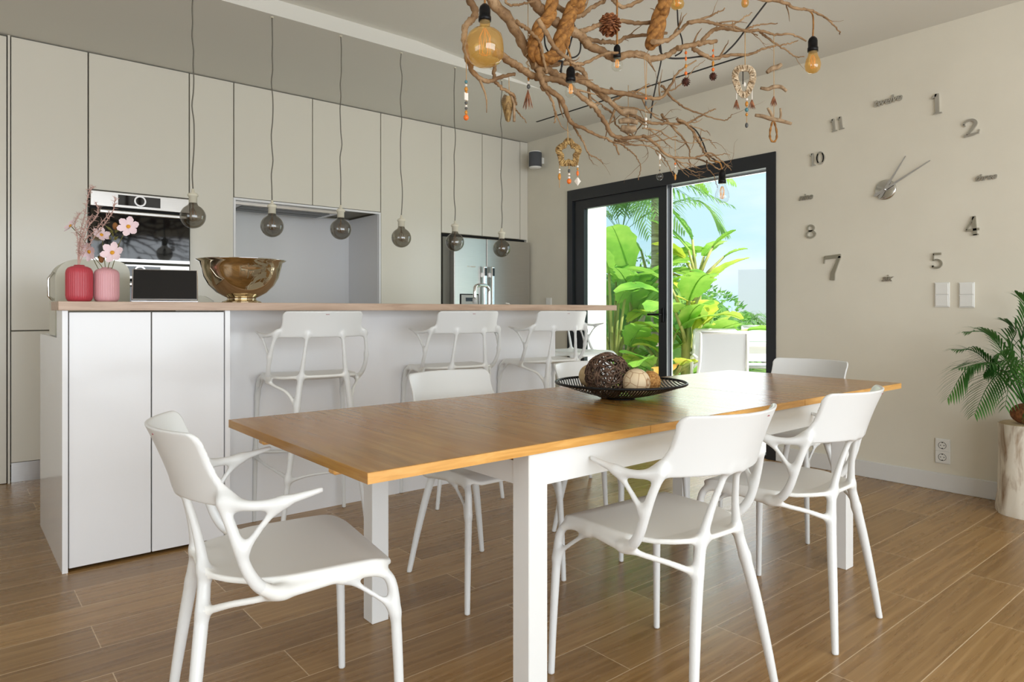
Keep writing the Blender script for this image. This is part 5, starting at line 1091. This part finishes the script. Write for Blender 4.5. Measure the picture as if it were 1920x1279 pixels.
# plants are placed along the view through each half of the door
def gpos(px, D): p = at(px, 582, D); return (p.x, p.y, -.02)
banana('broad-leaved plant with big upright leaves seen through the left door pane', gpos(1186, 8.2), 1.35, rand_leaves(13, 1.25, (.5, 1.0), 1.0, .21, 'gggg', (62, 88)), .08)
banana('low plant with wide yellow-green leaves at the foot of the left door pane', gpos(1166, 8.0), .55, rand_leaves(9, .5, (.4, 1), .75, .16, 'ggy', (30, 80)), .05)
banana('plant with a ringed grey trunk leaning behind the left door pane', gpos(1176, 8.9), 1.5, rand_leaves(8, 1.45, (.8, 1), .85, .18, 'gg', (30, 80)), .07, (.35, -.1), TRUNKG)
banana('tall broad-leaved plant with fan of bright leaves against the sky, right of the door mullion', gpos(1306, 8.6), 1.50, [
  (1.45, 140, 76, .42, .62, .16, .6, 'g'), (1.45, 100, 84, .55, .62, .15, .4, 'g'), (1.45, 150, 62, .35, .50, .13, .9, 'y'), (1.45, -45, 66, .50, .34, .08, .5, 'g'), (1.4, -50, 48, .50, .30, .08, .6, 'g'), (1.4, 130, 30, .32, .34, .09, 1.9, 'd'), (1.4, 150, 70, .30, .45, .15, 1.2, 'y'), (1.4, -20, 74, .40, .45, .14, .9, 'g'), (1.4, 60, 76, .4, .5, .15, .8, 'g')], .085)
banana('bushy broad-leaved plant right of the door mullion with sunlit leaves', gpos(1288, 7.6), 1.0, rand_leaves(13, .95, (.45, 1), .85, .21, 'ggyg', (45, 85)), .08)
banana('low plant with drooping leaves and a withered brown leaf beside the garden chair', gpos(1262, 7.3), .42, rand_leaves(8, .42, (.4, 1), .6, .15, 'gygd', (20, 75)), .05)
banana('broad-leaved plant with one long horizontal leaf behind the garden chair', gpos(1335, 8.0), .8, rand_leaves(9, .78, (.5, 1), .8, .16, 'ggy', (15, 60)), .07)
banana('clump of long pale stems with small leaf blades at the white wall edge', gpos(1150, 7.9), .30, [(.28, a_, e_, l_, .42, .12, c_, k_) for a_, e_, l_, c_, k_ in ((20, 86, 1.15, .9, 'g'), (80, 83, 1.0, 1.2, 'g'), (140, 80, .85, 1.3, 'g'), (200, 84, 1.25, .8, 'g'), (-60, 82, 1.05, 1.1, 'g'), (-30, 76, .7, 1.4, 'y'), (-45, 60, .5, 1.5, 'y'), (100, 74, .6, 1.2, 'g'), (-90, 85, .9, 1.0, 'g'))], .06)
banana('small broad-leaved plant low behind the door mullion', gpos(1240, 7.6), .5, rand_leaves(8, .48, (.4, 1), .65, .15, 'gg', (25, 80)), .05)
# tall palms: trunk and feathery crown
def palm(label, px, D, h, n, L, leafL, trunk=.045, el0=20, mat=PALMOUT, azs=None):
    t = thing('garden_palm', label, 'plant', gpos(px, D)); MB().tube([(0, 0, h*i/6) for i in range(7)], [trunk*(1.2-.2*i/6) for i in range(7)], 12).obj('trunk', TRUNKG, t)
    for k in range(n):
        az = (azs[k] if azs else k*360/n+rng.uniform(-12, 12)); el = rng.uniform(el0, 75); d = Vector((math.cos(R(az)), math.sin(R(az)), 0)); Lk = L*rng.uniform(.85, 1.1); b = Vector((0, 0, h-.03)); ce, se = math.cos(R(el)), math.sin(R(el))
        P = [b, b+(d*ce+Vector((0, 0, se)))*Lk*.35, b+(d*(ce+.25)+Vector((0, 0, se*.8)))*Lk*.65, b+d*Lk*.95+Vector((0, 0, Lk*(se*.45-.25)))]
        m = MB(); frond(m, P, leafL, 26, .016, .45); m.obj('frond', mat, t)
palm('tall palm with its crown cut by the top of the left door pane', 1165, 9.5, 2.2, 11, 1.5, .45)
palm('tall palm whose arching fronds reach over the right half of the door', 1228, 8.8, 2.72, 11, 1.02, .34, mat=BANANA)
palm('small spiky palm left of the white neighbouring building', 1384, 12.5, .55, 14, 1.0, .35, .06, 15)
palm('low fan of palm fronds in front of the white neighbouring building', 1432, 13.5, .35, 9, .9, .25, .05, 5)
# hedge masses behind the plants
def bush(label, px, D, rx, rz, n, mat=HEDGE, cz=None):
    c = Vector(gpos(px, D)); m = MB(); core = MB().ball((0, 0, (cz or rz)), 1, 16, 10, (rx*.82, rx*.82, rz*.85))
    for _ in range(n):
        v = Vector(rng.normal(size=3)).normalized(); p = Vector((v.x*rx, v.y*rx, v.z*rz+(cz or rz)))*1.0; 
        d = (v+Vector(rng.normal(size=3))*.6).normalized(); s = d.orthogonal().normalized()*.022; L = rng.uniform(.06, .13); m.add([p, p+d*L*.5+s, p+d*L, p+d*L*.5-s], [(0, 1, 2, 3)], True)
    t = thing('garden_bush', label, 'bush', c); m.obj('leaves', mat, t); core.obj('leaf_mass', mat, t)
bush('dense green bush low behind the left door pane', 1200, 10.2, 1.1, .95, 1500); bush('round green bush behind the plants right of the door mullion', 1290, 10.6, .9, .75, 1300); bush('small dark bush behind the garden table', 1356, 11.5, .6, .45, 800)
# garden furniture
def garden_chair(label, loc, rz):
    t = thing('garden_chair', label, 'chair', loc, rz, 'white garden chairs')
    fr_ = MB()
    for s in (-1, 1):
        x = s*.235
        fr_.tube([(x, .25, 0), (x, .25, .62), (x, .10, .645), (x, -.22, .63)], .016, 8); fr_.tube([(x, -.26, 0), (x, -.20, .42), (x*.93, -.26, .60), (x*.9, -.33, .89)], .016, 8); fr_.tube([(x, .25, .40), (x, -.2, .40)], .014, 8)
    fr_.tube([(-.2115, -.33, .89), (.2115, -.33, .89)], .016, 8).tube([(-.235, .25, .40), (.235, .25, .40)], .014, 8).obj('frame', WHITE_T, t)
    vs = [(x*.208, -.20-.13*((z-.44)/.45), z) for z in np.linspace(.44, .885, 8) for x in (-1, 1)]; MB().add(vs+[(a, b+.004, c_) for a, b, c_ in vs], [(2*i, 2*i+1, 2*i+3, 2*i+2) for i in range(7)]+[(16+2*i, 18+2*i, 19+2*i, 17+2*i) for i in range(7)]).obj('backrest', MESHW, t)
    MB().box(-.22, .22, -.2, .25, .415, .422).obj('seat', MESHW, t); return t
gp = gpos(1348, 6.8); g0 = garden_chair('white textile garden chair in front of the garden table, seen from behind', gp, R(-48))
dup(g0, gpos(1334, 7.7), R(-50), 'white garden chair just behind the front garden chair'); dup(g0, gpos(1432, 8.6), R(130), 'white garden chair across the garden table, cut by the door frame')
gt = thing('garden_table', 'white rectangular garden table beyond the open door', 'table', gpos(1446, 7.9), R(-46)); MB().box(-.8, .8, -.45, .45, .70, .74, .004).obj('table_top', WHITE_T, gt); MB().box(-.74, .74, -.40, .40, .62, .70).obj('apron', WHITE_T, gt)
for sx in (-1, 1):
    for sy in (-1, 1): MB().box(sx*.74-.03, sx*.74+.03, sy*.40-.03, sy*.40+.03, 0, .70).obj('leg', WHITE_T, gt)
